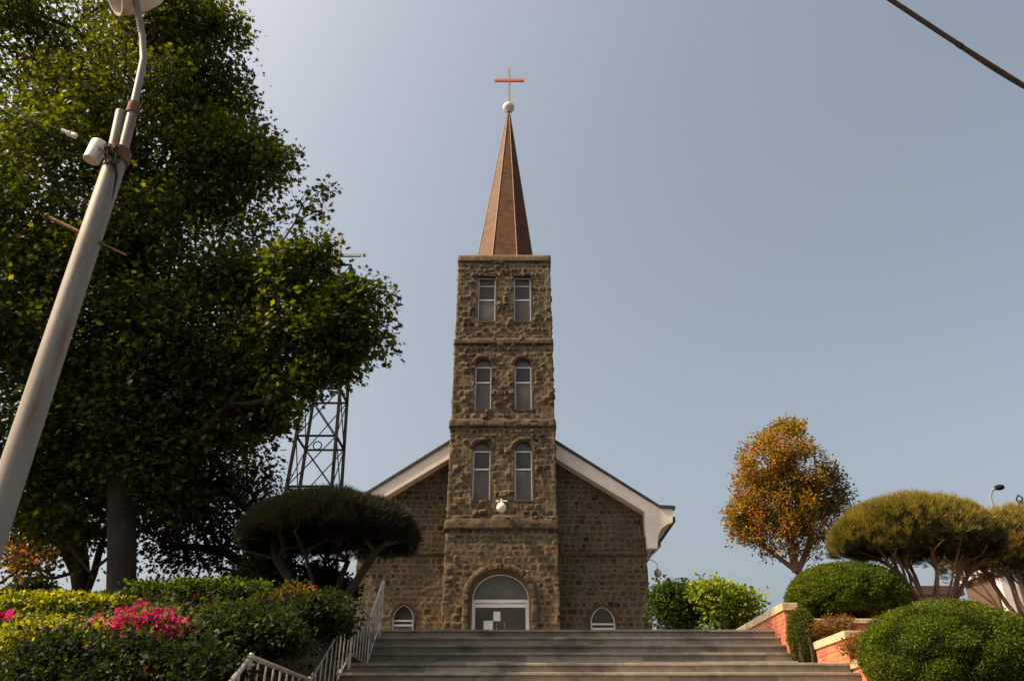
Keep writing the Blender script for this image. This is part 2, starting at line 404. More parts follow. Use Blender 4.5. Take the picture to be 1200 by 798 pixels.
for i in range(9):
    y = 8.1-.3*(8-i); slab_row(XL-.15, XR2, y, y+.34 if i < 8 else 11.4, rz3*(i+1), rz3)
tag(st.build('stone_steps', M['granite']), kind='structure')
sheet('step_base', XL-.12, XR2-.02, 13.6, 15.0, 0, LAND-.06, M['paving'])
sheet('step_base', XL-.12, XR2-.02, 8.3, 11.4, 0, LOW-.06, M['paving'])

# left bank
def bank_h(x, y):
    t = np.clip((y-3.5)/(13.0-3.5), 0, 1); base = .15 + 3.75*(t*t*(3-2*t)*.5+t*.5)
    return base + .12*fbm(x*.6, y*.6, 3)
xs = np.linspace(XL-.17, -60, 120); yy = np.linspace(-6, 24.2, 100); X, Yg = np.meshgrid(xs, yy)
Zb = bank_h(X, Yg); edge = smooth(-X, -XL+.1, -XL+1.1)
lim = np.interp(Yg, [5.0, 8.1, 11.2, 13.45, 14.8, 16], [0.0, LOW, LOW, LAND, LAND, TOP]); Zb = Zb*edge+(1-edge)*np.minimum(Zb, lim-.02)
me = np_mesh('bank', np.stack([X, Yg, Zb], -1).reshape(-1, 3), np.stack([np.arange(100*120).reshape(100,120)[:-1,:-1], np.arange(100*120).reshape(100,120)[1:,:-1], np.arange(100*120).reshape(100,120)[1:,1:], np.arange(100*120).reshape(100,120)[:-1,1:]], -1).reshape(-1), np.full(99*119, 4), True)
tag(link('bank', me, M['soil']), kind='structure')
# right terraces
sheet('terrace', XR2+.1, 30, 13.6, 15.3, 0, 3.34, M['soil'])
sheet('terrace', XR2+.1, 30, 8.0, 13.5, 0, 2.3, M['soil'])

# ================================================================== CHURCH
TY, TW, TCX = 32.0, 4.75, -.45
HW = TW/2; AXY = TY+HW; TZ = P(590, 306, TY).z
church = thing('church', (TCX, AXY, TOP), 'brown rubble-stone church with square bell tower, white-edged gable roof and brown pointed spire', 'church')
def kz(z): return 1-.026*(z-TOP)/(TZ-TOP)
def cxz(z): return TCX+.06*(z-TOP)/(TZ-TOP)
def zt(py): return P(0, py, TY).z
def xt(px, py): return P(px, py, TY).x
def arch_outline(xa, xb, z0, zs, kind, rise=None, n=14):
    """outline from lower left, up, round the head, down to lower right"""
    cx = (xa+xb)/2; r = (xb-xa)/2; pts = [(xa, z0), (xa, zs)]
    if kind == 'round':
        h = rise or r
        pts += [(cx-r*math.cos(math.pi*i/n), zs+h*math.sin(math.pi*i/n)) for i in range(1, n)]
    elif kind == 'gothic':
        h = rise; RR = (r*r+h*h)/(2*r); ph = math.asin(min(1, h/RR)) if h <= RR else math.pi-math.asin(min(1, h/RR))
        for i in range(1, n):
            t = i/n; 
            if t <= .5: u = t*2*ph; pts.append((xa+RR*(1-math.cos(u)), zs+RR*math.sin(u)))
            else: u = (1-t)*2*ph; pts.append((xb-RR*(1-math.cos(u)), zs+RR*math.sin(u)))
    if kind == 'rect': pts = [(xa, z0), (xa, zs)]
    pts += [(xb, zs), (xb, z0)]
    return pts
openings = []
def win_specs():
    L = []
    for (a, b, yt, ybm, bars, kind, arch) in [
        (560, 580.5, 323, 376, [332.7, 348.7], 'rect', None), (602.2, 622.2, 323, 376, [332.7, 348.7], 'rect', None),
        (556.3, 575.5, 427.6, 479.4, [446], 'round', 419), (603.3, 623, 427.6, 479.4, [446], 'round', 419),
        (553.6, 574.5, 526.5, 585.6, [548], 'round', 516.5), (603.2, 623.8, 526.5, 585.6, [548], 'round', 516.5)]:
        ym = (yt+ybm)/2; L.append((xt(a, ym), xt(b, ym), zt(ybm), zt(yt), [zt(q) for q in bars], kind, (zt(arch)-zt(yt)) if arch else 0))
    return L
WINS = win_specs()
for xa, xb, z0, zs, bars, kind, rise in WINS: openings.append(arch_outline(xa-.02, xb+.02, z0-.02, zs+.0, kind, rise+.03))
DXA, DXB, DZS, DTOP = xt(552.8, 705), xt(619.9, 705), zt(701), zt(671)
door_out = arch_outline(DXA, DXB, TOP, DZS, 'round', DTOP-DZS, 24); openings.append(door_out)

# tower wall as one wrapped displaced sheet
D_ = .036
per_len = 4*TW; ns = int(per_len/D_)//4*4
s1 = np.linspace(0, per_len, ns+1); t1 = np.arange(TOP-.1, TZ+D_, D_)
Sg, Tg = np.meshgrid(s1, t1)
def ring_xy(s, W):
    q = s/W; side = np.floor(np.minimum(q, 3.99999)).astype(int); f = q-side; h = W/2
    x = np.choose(side, [-h+0*f, -h+f*W, h+0*f, h-f*W]); y = np.choose(side, [h-f*W, -h+0*f, -h+f*W, h+0*f])
    nx = np.choose(side, [-1+0*f, 0*f, 1+0*f, 0*f]); ny = np.choose(side, [0*f, -1+0*f, 0*f, 1+0*f])
    e = .02/W
    for kk, (cx_, cy_) in enumerate([(-1, 1), (-1, -1), (1, -1), (1, 1), (-1, 1)]):
        m = np.abs(q-kk) < e*1.2
        nx = np.where(m, cx_*.85, nx); ny = np.where(m, cy_*.85, ny)
    return x, y, nx, ny, side
x, y, nx, ny, side = ring_xy(Sg, TW)
def rugf(s, t):     # rougher masonry high up and at the corners, dressed blocks over the door
    high = smooth(t, zt(640), zt(600))
    left = smooth(-(s-TW-1.0), -.2, .6)*.5
    return .35+.65*high+left*(1-high)
dA, cA = stone_field(Sg, Tg, 11, per_len, rug_fn=rugf, w0=.2, w1=.42, h0=.2, h1=.33)
# the near-door courses are squarer and darker-faced
corner = np.minimum(np.abs(Sg-TW), np.abs(Sg-2*TW))
dA = np.clip(dA, -.03, .10)*(.3+.7*smooth(corner, .02, .4)) + .03*smooth(.28-corner, 0, .2)*(fbm(Sg*3, Tg*3.6, 71, 2)+.35)
kk = kz(Tg); V = np.stack([cxz(Tg)+x*kk+nx*dA, AXY+y*kk+ny*dA, Tg], -1)
cxm = cxz(Tg)[:-1, :-1]+(x*kk)[:-1, :-1]*.5+(x*kk)[1:, 1:]*.5-0; zc = (Tg[:-1, :-1]+Tg[1:, 1:])/2
keep = np.ones(cxm.shape, bool); fr = side[:-1, :-1] == 1
for op in openings: keep &= ~(fr & inpoly(cxm, zc, op))
keep &= ~((side[:-1, :-1] == 3) & (zc < 14))
tower = grid_mesh('tower_wall', V, keep, cA, M['stone'], church)

def ring_band(name, z0, z1, out, seed, W=TW, rough=.035, topfn=None, mat_=M['stone'], tint=1.0):
    s = np.linspace(0, 4*W, 4*int(W/.05)+1); 
    hz = max(3, int((z1-z0)/.05)); zs_ = np.concatenate([[0], np.linspace(0, 1, hz), [1]]); outs = np.concatenate([[-.06], out*np.interp(np.linspace(0, 1, hz), [0, .6, 1], [1, 1, .5]), [-.06]])
    Sg, Tq = np.meshgrid(s, zs_); O = np.repeat(outs[:, None], len(s), 1)
    x, y, nx, ny, sd = ring_xy(Sg, W); z = z0+(z1-z0)*Tq
    if topfn is not None: z = z + Tq*topfn(x)
    d = rough*fbm(Sg*5, z*6, seed, 4)+rough*.8*fbm(Sg*1.5, z*2, seed+3, 2)
    z = z + np.where(O > 0, rough*.8*fbm(Sg*3.4, z*0+seed, seed+7, 3), 0)*(Tq-.2)
    O2 = O + np.where(O > 0, d, 0); km = kz(z)
    V = np.stack([cxz(z)+x*km+nx*O2, AXY+y*km+ny*O2, z], -1)
    b = fbm(Sg*2.2, z*2.5, seed+9, 4)[..., None]; C = np.clip(np.array([.2,.155,.108])*tint*(1+.5*b), .02, 1)
    return grid_mesh(name, V, np.ones((V.shape[0]-1, V.shape[1]-1), bool), C, mat_, church)
ring_band('stone_band', zt(620), zt(607), .10, 5, topfn=lambda x: .13*smooth(.95-np.abs(x+.1), 0, .15)-.05*np.abs(x)/2.4)
ring_band('stone_band', zt(500), zt(490.5), .09, 6, rough=.05)
ring_band('stone_band', zt(403), zt(396), .07, 7, rough=.03)
ring_band('tower_cornice', zt(306), zt(298.5), .07, 8, rough=.008, tint=1.35)
cp = MB(); zc_ = zt(298.5); km = kz(zc_); cp.box(cxz(zc_)-HW*km-.03, cxz(zc_)+HW*km+.03, AXY-HW*km-.03, AXY+HW*km+.03, zc_-.3, zc_-.004); cp.build('tower_top_slab', M['paving'], church)

def outline_ring(mb, out, inn, y0, y1):
    """solid strip between two outlines of equal length (x,z), from depth y0 to y1"""
    n = len(out)
    mb.add([(a, y0, b) for a, b in out]+[(a, y0, b) for a, b in inn]+[(a, y1, b) for a, b in out]+[(a, y1, b) for a, b in inn],
      [(i, i+1, n+i+1, n+i) for i in range(n-1)]+[(2*n+i+1, 2*n+i, 3*n+i, 3*n+i+1) for i in range(n-1)]+[(i+1, i, 2*n+i, 2*n+i+1) for i in range(n-1)]+[(n+i, n+i+1, 3*n+i+1, 3*n+i) for i in range(n-1)]
      +[(0, n, 3*n, 2*n), (n-1, 2*n-1+0, 4*n-1, 3*n-1)])
def offset_outline(pts, d):
    cx = (min(p[0] for p in pts)+max(p[0] for p in pts))/2; zb = min(p[1] for p in pts); out = []
    w_ = max(p[0] for p in pts)-cx; zt_ = max(p[1] for p in pts)
    for a, b in pts: out.append((cx+(a-cx)*(w_+d)/w_, b if abs(b-zb) < 1e-6 else zb+(b-zb)*((zt_-zb)+d)/(zt_-zb)))
    return out
def make_window(xa, xb, z0, zs, bars, kind, rise, yf, depth=.2, fw=.055, lower='screen'):
    zm = (z0+zs)/2; yfront = yf+HW*(1-kz(zm)) if abs(yf-TY) < .5 else yf
    yw = yfront+depth
    f = MB()
    f.box(xa, xa+fw, yw, yw+.06, z0, zs); f.box(xb-fw, xb, yw, yw+.06, z0, zs)
    f.box(xa+fw, xb-fw, yw+.002, yw+.058, z0, z0+fw); f.box(xa+fw, xb-fw, yw+.002, yw+.058, zs-fw, zs)
    for i, zb in enumerate(bars):
        t = .035 if (len(bars) == 2 and i == 0) else .075
        f.box(xa+fw, xb-fw, yw-.012, yw+.05, zb-t/2, zb+t/2)
    fr_ = f.build('window', M['white'], church)
    lims = [zs]+list(bars)+[z0]
    for i in range(len(lims)-1):
        p = MB(); p.box(xa+fw*.5, xb-fw*.5, yw+.025, yw+.032, lims[i+1]+.01, lims[i]-.01)
        p.build('pane', M['screen'] if i == len(lims)-2 else M['glass'], fr_)
    ol = arch_outline(xa, xb, z0, zs, kind, rise) if kind != 'rect' else [(xa, z0), (xa, zs), (xb, zs), (xb, z0)]
    if kind != 'rect':
        hd = MB(); pl = [q for q in ol if q[1] >= zs-1e-6]; hd.prism([(a*.999+.001*(xa+xb)/2, b) for a, b in pl], yw+.02, yw+.03)
        hd.build('arch_infill', M['fanlight'] if kind != 'gothic' else M['glass'], fr_)
    # reveal lining the opening, with an uneven mortar lip on the wall face
    rv = MB(); rv.col = (.2,.16,.115); out = offset_outline(ol, .075); outline_ring(rv, out, ol, yfront-.014, yw+.1)
    rv.box(xa-.05, xb+.05, yfront-.03, yw+.1, z0-.07, z0-.001)
    rv.build('window_surround', M['stone'], fr_)
    bk = MB(); bk.box(xa-.1, xb+.1, yw+.12, yw+.14, z0-.1, zs+rise+.1); bk.build('dark_room', M['inside'], fr_)
    return fr_
for spec in WINS: make_window(*spec, TY)
# door
yd = TY+.28
dr = MB(); fw = .09
dr.box(DXA, DXA+fw*1.5, yd, yd+.1, TOP, DZS); dr.box(DXB-fw*1.5, DXB, yd, yd+.1, TOP, DZS)
dr.box(DXA+.002, DXB-.002, yd-.01, yd+.09, DZS-.13, DZS)
dr.box(DXA+fw*1.5, DXB-fw*1.5, yd+.012, yd+.08, DZS-.3, DZS-.16)
inner = offset_outline(door_out, -.05)
arch_o = [q for q in door_out if q[1] >= DZS-1e-6]; arch_i = [q for q in inner if q[1] >= DZS-.06][:len(arch_o)]
cxd = (DXA+DXB)/2
outline_ring(dr, arch_o, [(cxd+(a-cxd)*.965, DZS+(b-DZS)*.95) for a, b in arch_o], yd+.01, yd+.06)
for k in (-1, 1): dr.box(cxd-.03+k*.05, cxd+.03+k*.05, yd-.02, yd, DZS-.2, DZS-.14)
door = dr.build('door', M['white'], church)
fl = MB(); fl.prism([(cxd+(a-cxd)*.96, b-.002) for a, b in arch_o], yd+.03, yd+.04); fl.build('fanlight', M['fanlight'], door)
dg = MB(); dg.box(DXA+fw*1.5, DXB-fw*1.5, yd+.04, yd+.05, TOP, DZS-.3); dg.build('glass_panel', M['glass'], door)
for (a, b, c, d) in [(578, 586.2, 714.8, 726), (566.6, 577.4, 725.6, 745)]:
    q = MB(); q.box(xt(a, 720), xt(b, 720), yd+.03, yd+.036, zt(d), zt(c)); q.build('paper_notice', M['paper'], door)
for a in (582, 591.3):
    q = MB(); q.tube([(xt(a, 728), yd, zt(728)), (xt(a, 728), yd, TOP+.5)], .016); q.build('door_handle', M['steel'], door)
bk = MB(); bk.box(DXA-.2, DXB+.2, yd+.15, yd+.17, TOP, DTOP+.2); bk.build('dark_hall', M['inside'], door)
rv = MB(); rv.col = (.22,.17,.11); outline_ring(rv, offset_outline(door_out, .09), door_out, TY-.02, yd+.2); rv.build('door_reveal', M['stone'], door)
# rough projecting arch of voussoirs over the door and down its left jamb
def rough_arch(name, pts_in, wid, out, y, seed, parent, jitter=.05, fade_right=True):
    n = len(pts_in); rs = np.random.RandomState(seed)
    prof = [(0, -.03), (0, .6), (.15, 1), (.4, 1.05), (.65, .95), (.9, .9), (1, .4), (1, -.05)]
    L = 0; V = []; Cc = []; cx_ = sum(p[0] for p in pts_in)/n
    seg = [0]
    for i in range(1, n): seg.append(seg[-1]+math.dist(pts_in[i], pts_in[i-1]))
    T = np.arange(0, seg[-1], .045); px_ = np.interp(T, seg, [p[0] for p in pts_in]); pz_ = np.interp(T, seg, [p[1] for p in pts_in])
    dx = np.gradient(px_); dz = np.gradient(pz_); ln = np.hypot(dx, dz); nx_ = -dz/ln; nz_ = dx/ln
    vouss = rs.uniform(.6, 1.2, 200)
    G = np.zeros((len(prof), len(T), 3)); C = np.zeros_like(G)
    for j, (a, b) in enumerate(prof):
        vs_ = vouss[(T/.3).astype(int)]; gap = smooth(np.abs((T/.3) % 1-.5), .5, .42)
        fade = np.interp(T/seg[-1], [0, .6, .85, 1], [1, 1, .45, .25]) if fade_right else 1
        w_ = wid*(.85+.3*vs_*.5); o_ = np.where(b > 0, out*b*vs_*fade*(.45+.55*gap), b)
        nz1 = fbm(T*7+a*4, T*0+a*5, seed, 4)
        G[j, :, 0] = px_+nx_*a*w_+nx_*.03*nz1; G[j, :, 2] = pz_+nz_*a*w_+nz_*.03*nz1; G[j, :, 1] = y-o_-(b > 0)*jitter*nz1*fade
        C[j] = np.array([.2,.155,.108])*(1+.6*fbm(T*5+a*3, T*0+a*7, seed+2, 3))[:, None]*(.85+.3*vs_[:, None]-.15)
    return grid_mesh(name, G, np.ones((len(prof)-1, len(T)-1), bool), np.clip(C, .02, 1), M['stone'], parent)
rough_arch('door_arch', offset_outline(door_out, .1), .28, .14, TY, 3, church)
for i, (xa, xb, z0, zs, bars, kind, rise) in enumerate(WINS):
    if kind == 'round':
        ol = [q for q in arch_outline(xa, xb, z0, zs, kind, rise) if q[1] >= zs-.01]
        rough_arch('window_arch', [(a+(a-(xa+xb)/2)*.22, b+.05) for a, b in ol], .12, .05, TY+HW*(1-kz(zs)), 40+i, church, jitter=.02, fade_right=False)

# nave front and sides, wrapped displaced sheet
NY = 33.6; NX0, NX1, NYB = -6.75, 5.87, 53.0; RX, RZ, RS = -.43, 15.95, .669
def rake(x): return RZ-RS*np.abs(x-RX)
EAVE = 10.9
side_s = np.concatenate([np.arange(0, NYB-NY-1.2, .35), np.arange(NYB-NY-1.2, NYB-NY-.02, .06)])
front_s = np.arange(NYB-NY, NYB-NY+NX1-NX0, .048)
s1 = np.concatenate([side_s, front_s, (2*(NYB-NY)+NX1-NX0)-side_s[::-1]]); t1 = np.arange(TOP-.1, RZ-.3, .05)
Sg, Tg = np.meshgrid(s1, t1); A0 = NYB-NY; A1 = A0+NX1-NX0
x = np.where(Sg < A0, NX0, np.where(Sg <= A1, NX0+Sg-A0, NX1)); y = np.where(Sg < A0, NYB-Sg, np.where(Sg <= A1, NY, NY+Sg-A1))
nx = np.where(Sg < A0, -1., np.where(Sg <= A1, 0, 1.)); ny = np.where((Sg >= A0) & (Sg <= A1), -1., 0)
for c_, sg in ((A0, -1), (A1, 1)):
    m = np.abs(Sg-c_) < .026; nx = np.where(m, sg*.8, nx); ny = np.where(m, -.8, ny)
dN, cN = stone_field(Sg, Tg, 23, s1[-1], rug_fn=lambda s, t: .3+0*s, w0=.19, w1=.42, h0=.18, h1=.3)
corner = np.minimum(np.abs(Sg-A0), np.abs(Sg-A1)); dN = dN*(.4+.6*smooth(corner, .02, .3)) + .03*smooth(.3-corner, 0, .2)*(fbm(Sg*3, Tg*3.4, 72, 2)+.3)
zb_ = P(0, 645, NY).z
# raised line on the front wall, parallel to the rake
rake_dist = np.abs(Tg-(rake(x)-1.25)); dN += np.where((Sg >= A0) & (Sg <= A1), .035*smooth(.09-rake_dist, 0, .05), 0)
V = np.stack([x+nx*dN, y+ny*dN, Tg], -1)
xm = (x[:-1, :-1]+x[1:, 1:])/2; zm = (Tg[:-1, :-1]+Tg[1:, 1:])/2; fm = (Sg[:-1, :-1] >= A0) & (Sg[:-1, :-1] < A1)
keep = np.where(fm, (zm < rake(xm)-.35), zm < EAVE+.35)
keep &= ~(fm & (np.abs(xm-TCX) < 2.1))
GW = []
for (a, b, top, bar) in [(459, 484.5, 708, 725.5), (692.3, 721.3, 710, 729.5)]:
    xa, xb = P(a, 730, NY).x, P(b, 730, NY).x; GW.append((xa, xb, TOP+.35, P(0, bar, NY).z, P(0, top, NY).z-P(0, bar, NY).z))
for xa, xb, z0, zs, rise in GW: keep &= ~(fm & inpoly(xm, zm, arch_outline(xa-.02, xb+.02, z0-.02, zs, 'gothic', rise+.02)))
grid_mesh('nave_wall', V, keep, cN, M['stone'], church)
for xa, xb, z0, zs, rise in GW:
    f = make_window(xa, xb, z0, zs, [zs-.22], 'gothic', rise, NY, depth=.12, fw=.07)
    g_ = MB(); ol = [q for q in arch_outline(xa, xb, z0, zs, 'gothic', rise) if q[1] >= zs-.01]; cx_ = (xa+xb)/2
    outline_ring(g_, ol, [(cx_+(a-cx_)*.9, zs+(b-zs)*.93) for a, b in ol], NY+.1, NY+.16); g_.build('arch_frame', M['white'], f)
    rough_arch('window_arch', [(a+(a-cx_)*.1, b+.03) for a, b in ol], .1, .035, NY, 60, church, jitter=.015, fade_right=False)
# string course on the nave front
for (xa, xb, sd) in ((NX0-.05, TCX-HW+.0, 9), (TCX+HW, NX1+.05, 10)):
    n = int((xb-xa)/.05); xs_ = np.linspace(xa, xb, n); zr = [(-.02, 0), (.06, 0), (.08, .1), (.075, .2), (-.02, .22)]
    G = np.zeros((len(zr), n, 3)); C = np.zeros_like(G)
    for j, (o_, h_) in enumerate(zr):
        nzv = fbm(xs_*4, xs_*0+h_*9, sd, 4)
        G[j, :, 0] = xs_; G[j, :, 1] = NY-(o_+(o_ > 0)*.04*nzv); G[j, :, 2] = zb_-.24+h_+.03*nzv*(h_ > .1); C[j] = np.array([.23,.17,.11])*(1+.4*nzv)[:, None]
    grid_mesh('string_course', G, np.ones((len(zr)-1, n-1), bool), np.clip(C, .02, 1), M['stone'], church)

# roof with rake boards and boxed eaves
EX = 7.25
rf = MB(); yF = 33.0
for sg in (-1, 1):
    xe = RX+sg*(EX+.4); ze = RZ-RS*(EX-.15)
    poly = [(RX, RZ+.02), (RX+sg*(EX-.25), RZ-RS*(EX-.25)+.02), (xe, RZ-RS*(EX-.25)+.0), (xe, RZ-RS*(EX-.25)+.12), (RX+sg*(EX-.3), RZ-RS*(EX-.25)+.16), (RX, RZ+.2)]
    rf.prism(poly, yF-.06, NYB+.4)
roof = rf.build('roof', M['roof'], church)
for sg in (-1, 1):
    fb = MB(); X_ = lambda d: RX+sg*d; Zr = lambda d: RZ-RS*d
    # board runs from the ridge to the wall corner, then a boxed return with a curved underside
    top = [(X_(0), Zr(0)), (X_(EX-.27), Zr(EX-.27)), (X_(EX+.3), Zr(EX-.27)-.02)]
    bot = [(X_(EX+.22), Zr(EX-.27)-.62), (X_(EX-.05), Zr(EX-.27)-.72), (X_(EX-.3), Zr(EX-.27)-.9), (X_(EX-.46), Zr(EX-.27)-1.2), (X_(EX-.55), Zr(EX-.27)-1.75),
           (X_(EX-.97), Zr(EX-.27)-1.75), (X_(EX-.97), Zr(EX-.97)-.62), (X_(0), Zr(0)-.78)]
    # two convex-ish pieces
    fb.prism([top[0], top[1], (X_(EX-.969), Zr(EX-.97)-.62), bot[-1]], yF, NY+.1)
    fb.prism([top[1], top[2]]+bot[:6]+[(X_(EX-.97), Zr(EX-.97)-.62)], yF+.001, yF+.35)
    fb.build('rake_board', M['fascia'], roof)
    ev = MB(); ev.prism([(X_(EX-.97), Zr(EX-.27)-.02), (X_(EX+.25), Zr(EX-.27)-.02), (X_(EX+.22), Zr(EX-.27)-.55), (X_(EX-.1), Zr(EX-.27)-.8), (X_(EX-.97), Zr(EX-.27)-1.1)], yF+.36, NYB+.3)
    ev.build('eave_soffit', M['fascia'], roof)
    gt = MB(); gx = X_(EX+.36); gz = Zr(EX-.27)-.38
    gt.box(min(gx-.08, gx+.08), max(gx-.08, gx+.08), yF+.4, NYB+.3, gz-.1, gz+.12)
    gt.build('gutter', M['roof'], roof)
    dp = MB(); wx = X_(EX-.95)
    dp.tube([(gx, NY+3.4, gz-.1), (gx, NY+3.4, gz-.3), (wx+sg*.12, NY+3.4, gz-1.4), (wx+sg*.12, NY+3.4, TOP+.2)], .05)
    dp.build('downpipe', M['housewhite'], roof)
bw = MB(); bw.prism([(NX0, TOP), (NX1, TOP), (NX1, EAVE), (RX, RZ-.3), (NX0, EAVE)], NYB-.2, NYB); bw.build('back_wall', M['stone'], church)

# spire
SB = zt(298.5)-.02; tip = P(596, 133, AXY); sp_c = Vector((cxz(SB)+.0, AXY, SB)); tipz = tip.z; tipx = tip.x
def oct_ring(z, r, cx): return [Vector((cx+r/math.cos(math.pi/8)*math.cos(math.pi/8+i*math.pi/4), AXY+r/math.cos(math.pi/8)*math.sin(math.pi/8+i*math.pi/4), z)) for i in range(8)]
sp = MB(); rows = 46; rb = 1.62; V = []; F = []
for j in range(rows):
    for e in (0, 1):
        t = (j+e)/rows; r = rb*(1-t)+.075*t + (.0015 if e == 0 else 0); z = SB+(tipz-SB)*t + (0 if e == 0 else .0)
        V += oct_ring(z, r, sp_c.x+(tipx-sp_c.x)*t)
for k in range(2*rows-1):
    for i in range(8): F.append((k*8+i, k*8+(i+1)%8, (k+1)*8+(i+1)%8, (k+1)*8+i))
sp.add(V, F); spire = sp.build('spire', M['copper'], church)
rg = MB()
for i in range(8):
    a = oct_ring(SB, rb+.012, sp_c.x)[i]; b = oct_ring(tipz, .085, tipx)[i]; rg.tube([a, b], [.024, .016], n=6)
rg.build('ridge_seam', M['seam'], spire)
bl = MB(); bz = P(596, 126.5, AXY).z; bl.lathe([(.12,-.42),(.16,-.36),(.2,-.3),(.33,-.16),(.37,0),(.33,.16),(.2,.27),(.22,.3),(.1,.34),(.06,.5)], (tipx, AXY, bz), n=24)
bl.build('ball_finial', M['ball'], spire, smooth=True)
cr = MB(); ct = P(597, 81, AXY); cz = P(597, 95, AXY).z
cr.box(ct.x-.075, ct.x+.075, AXY-.06, AXY+.06, bz+.3, ct.z); cross = cr.build('cross', M['crosspost'], spire)
ca = MB(); ca.box(ct.x-.97, ct.x+.97, AXY-.09, AXY-.062, cz-.10, cz+.10); ca.box(ct.x-.94, ct.x+.94, AXY-.06, AXY+.06, cz-.07, cz+.07); 
ca.build('cross_arm', M['red'], spire)

# globe lamps fixed to the church
def globe(px, py, Y, r, wall_y, label, side=False):
    c = P(px, py, Y); t = thing('globe_lamp', (c.x, c.y, c.z+.3), label, 'wall lamp', 'round globe lamps on the church')
    b = MB(); b.sphere(c, r, 24, 14); b.build('globe', M['globe'], t, smooth=True)
    k = MB(); k.lathe([(.06, r*.9), (.07, r*.98), (.05, r*1.15), (.02, r*1.2)], c)
    if side: k.tube([c+Vector((0,0,r)), c+Vector((0,0,r+.25)), c+Vector((-.2,0,r+.42)), Vector((wall_y, c.y, c.z+r+.45))], .018)
    else: k.tube([c+Vector((0,0,r)), c+Vector((0,0,r+.12)), c+Vector((0,.1,r+.2)), Vector((c.x, wall_y, c.z+r+.2))], .018); k.box(c.x-.25, c.x+.25, wall_y-.06, wall_y, c.z+r+.14, c.z+r+.2)
    k.build('bracket', M['white'], t)
globe(587.5, 594.5, TY-.35, .205, TY, 'cream glass globe lamp hanging in the middle of the tower front above the door')
globe(771, 671.5, 37.0, .19, NX1, 'white globe lamp on the side wall under the right hand eave of the nave', side=True)

# ================================================================== LATTICE TOWER WITH CROSS (behind the trees)
LY = 28.0; lc = P(372, 560, LY); lx = lc.x
lt = thing('lattice_mast', (lx, LY, TOP), 'dark steel lattice mast topped by a plain grey cross, rising behind the left trees', 'tower')
ltop = P(394, 318, LY).z; lb = TOP
def lw(z): return 1.05-.55*(z-lb)/(ltop-lb)
LX = lambda z: lx-.1*(z-lb)/(ltop-lb)
for sx in (-1, 1):
    for sy in (-1, 1):
        m_ = MB(); m_.bar((LX(lb)+sx*lw(lb), LY+sy*lw(lb), lb), (LX(ltop)+sx*lw(ltop), LY+sy*lw(ltop), ltop), .11); m_.build('leg', M['lattice'], lt)
levels = np.linspace(lb+.5, ltop, 9)
for i in range(len(levels)):
    z = levels[i]; h = lw(z); m_ = MB(); cx_ = LX(z)
    for (a, b) in (((-h,-h),(h,-h)),((h,-h),(h,h)),((h,h),(-h,h)),((-h,h),(-h,-h))): m_.bar((cx_+a[0], LY+a[1], z), (cx_+b[0], LY+b[1], z), .07)
    m_.build('cross_frame', M['lattice'], lt)
    if i < len(levels)-1:
        z2 = levels[i+1]; h2 = lw(z2); c2 = LX(z2); m_ = MB()
        for (a, b) in (((-1,-1),(1,-1)),((1,-1),(1,1)),((1,1),(-1,1)),((-1,1),(-1,-1))):
            m_.tube([(cx_+a[0]*h, LY+a[1]*h, z), (c2+b[0]*h2, LY+b[1]*h2, z2)], .024, n=5); m_.tube([(cx_+b[0]*h, LY+b[1]*h, z), (c2+a[0]*h2, LY+a[1]*h2, z2)], .024, n=5)
        m_.build('brace', M['lattice'], lt)
m_ = MB(); c_ = P(399, 277, LY); a_ = P(399, 299.5, LY); hw_ = P(426, 299, LY).x-a_.x
m_.box(c_.x-.1, c_.x+.1, LY-.1, LY+.1, ltop-.4, c_.z); m_.box(c_.x-hw_, c_.x-.102, LY-.06, LY+.06, a_.z-.06, a_.z+.06); m_.box(c_.x+.102, c_.x+hw_, LY-.06, LY+.06, a_.z-.06, a_.z+.06); m_.build('cross', M['latticecross'], lt)
m_ = MB(); q = P(372, 522, LY-1); m_.tube([(q.x+.16*math.cos(a), q.y, q.z+.16*math.sin(a)) for a in [k*.4 for k in range(17)]], .025, n=6); m_.build('ring', M['lattice'], lt, smooth=True)

# ================================================================== STREET LAMP (foreground left)
LPY = 4.2
def lp(px, py, dy=0): return P(px, py, LPY+dy)
pb = lp(-14, 640); pt_ = lp(150, 128); axis = (pt_-pb).normalized(); foot = pb-axis*((pb.z-.2)/axis.z)
lamp = thing('street_lamp', foot, 'pale weathered street lamp with rust stains and round shade, close at the left edge', 'street lamp')
m_ = MB(); split = lp(137, 185)
m_.tube([foot, pb, pb.lerp(split, .5), split], [.084, .080, .076, .072], n=24); m_.build('pole', M['pole'], lamp, smooth=True)
side_v = Vector((1, 0, 0))
m_ = MB(); m_.tube([split-side_v*.035-axis*.05, pt_-side_v*.045+Vector((0,0,-.03))], .038, n=16); m_.build('pole_sleeve', M['pole'], lamp, smooth=True)
m_ = MB(); m_.tube([split+side_v*.035-axis*.05, pt_+side_v*.04], .036, n=16); m_.build('pole_sleeve', M['pole'], lamp, smooth=True)
arm = [pt_+side_v*.04+Vector((0,.0,-.03)), lp(163, 95), lp(168, 70), lp(167, 45), lp(163, 22, -.05), lp(160, 2, -.12)]
m_ = MB(); m_.tube(arm, [.028, .027, .026, .026, .026, .026], n=14); m_.build('arm', M['pole'], lamp, smooth=True)
m_ = MB(); m_.tube([pt_+side_v*.04+axis*-.05, pt_+side_v*.04+axis*.05], .045, n=16); m_.build('rusty_collar', M['rust'], lamp, smooth=True)
m_ = MB(); m_.tube([split+axis*-.05, split+axis*.06], .088, n=20); m_.build('rusty_collar', M['rust'], lamp, smooth=True)
sc = lp(147, -12, -.12); sax = Vector((-.75, -.35, -.55)).normalized()
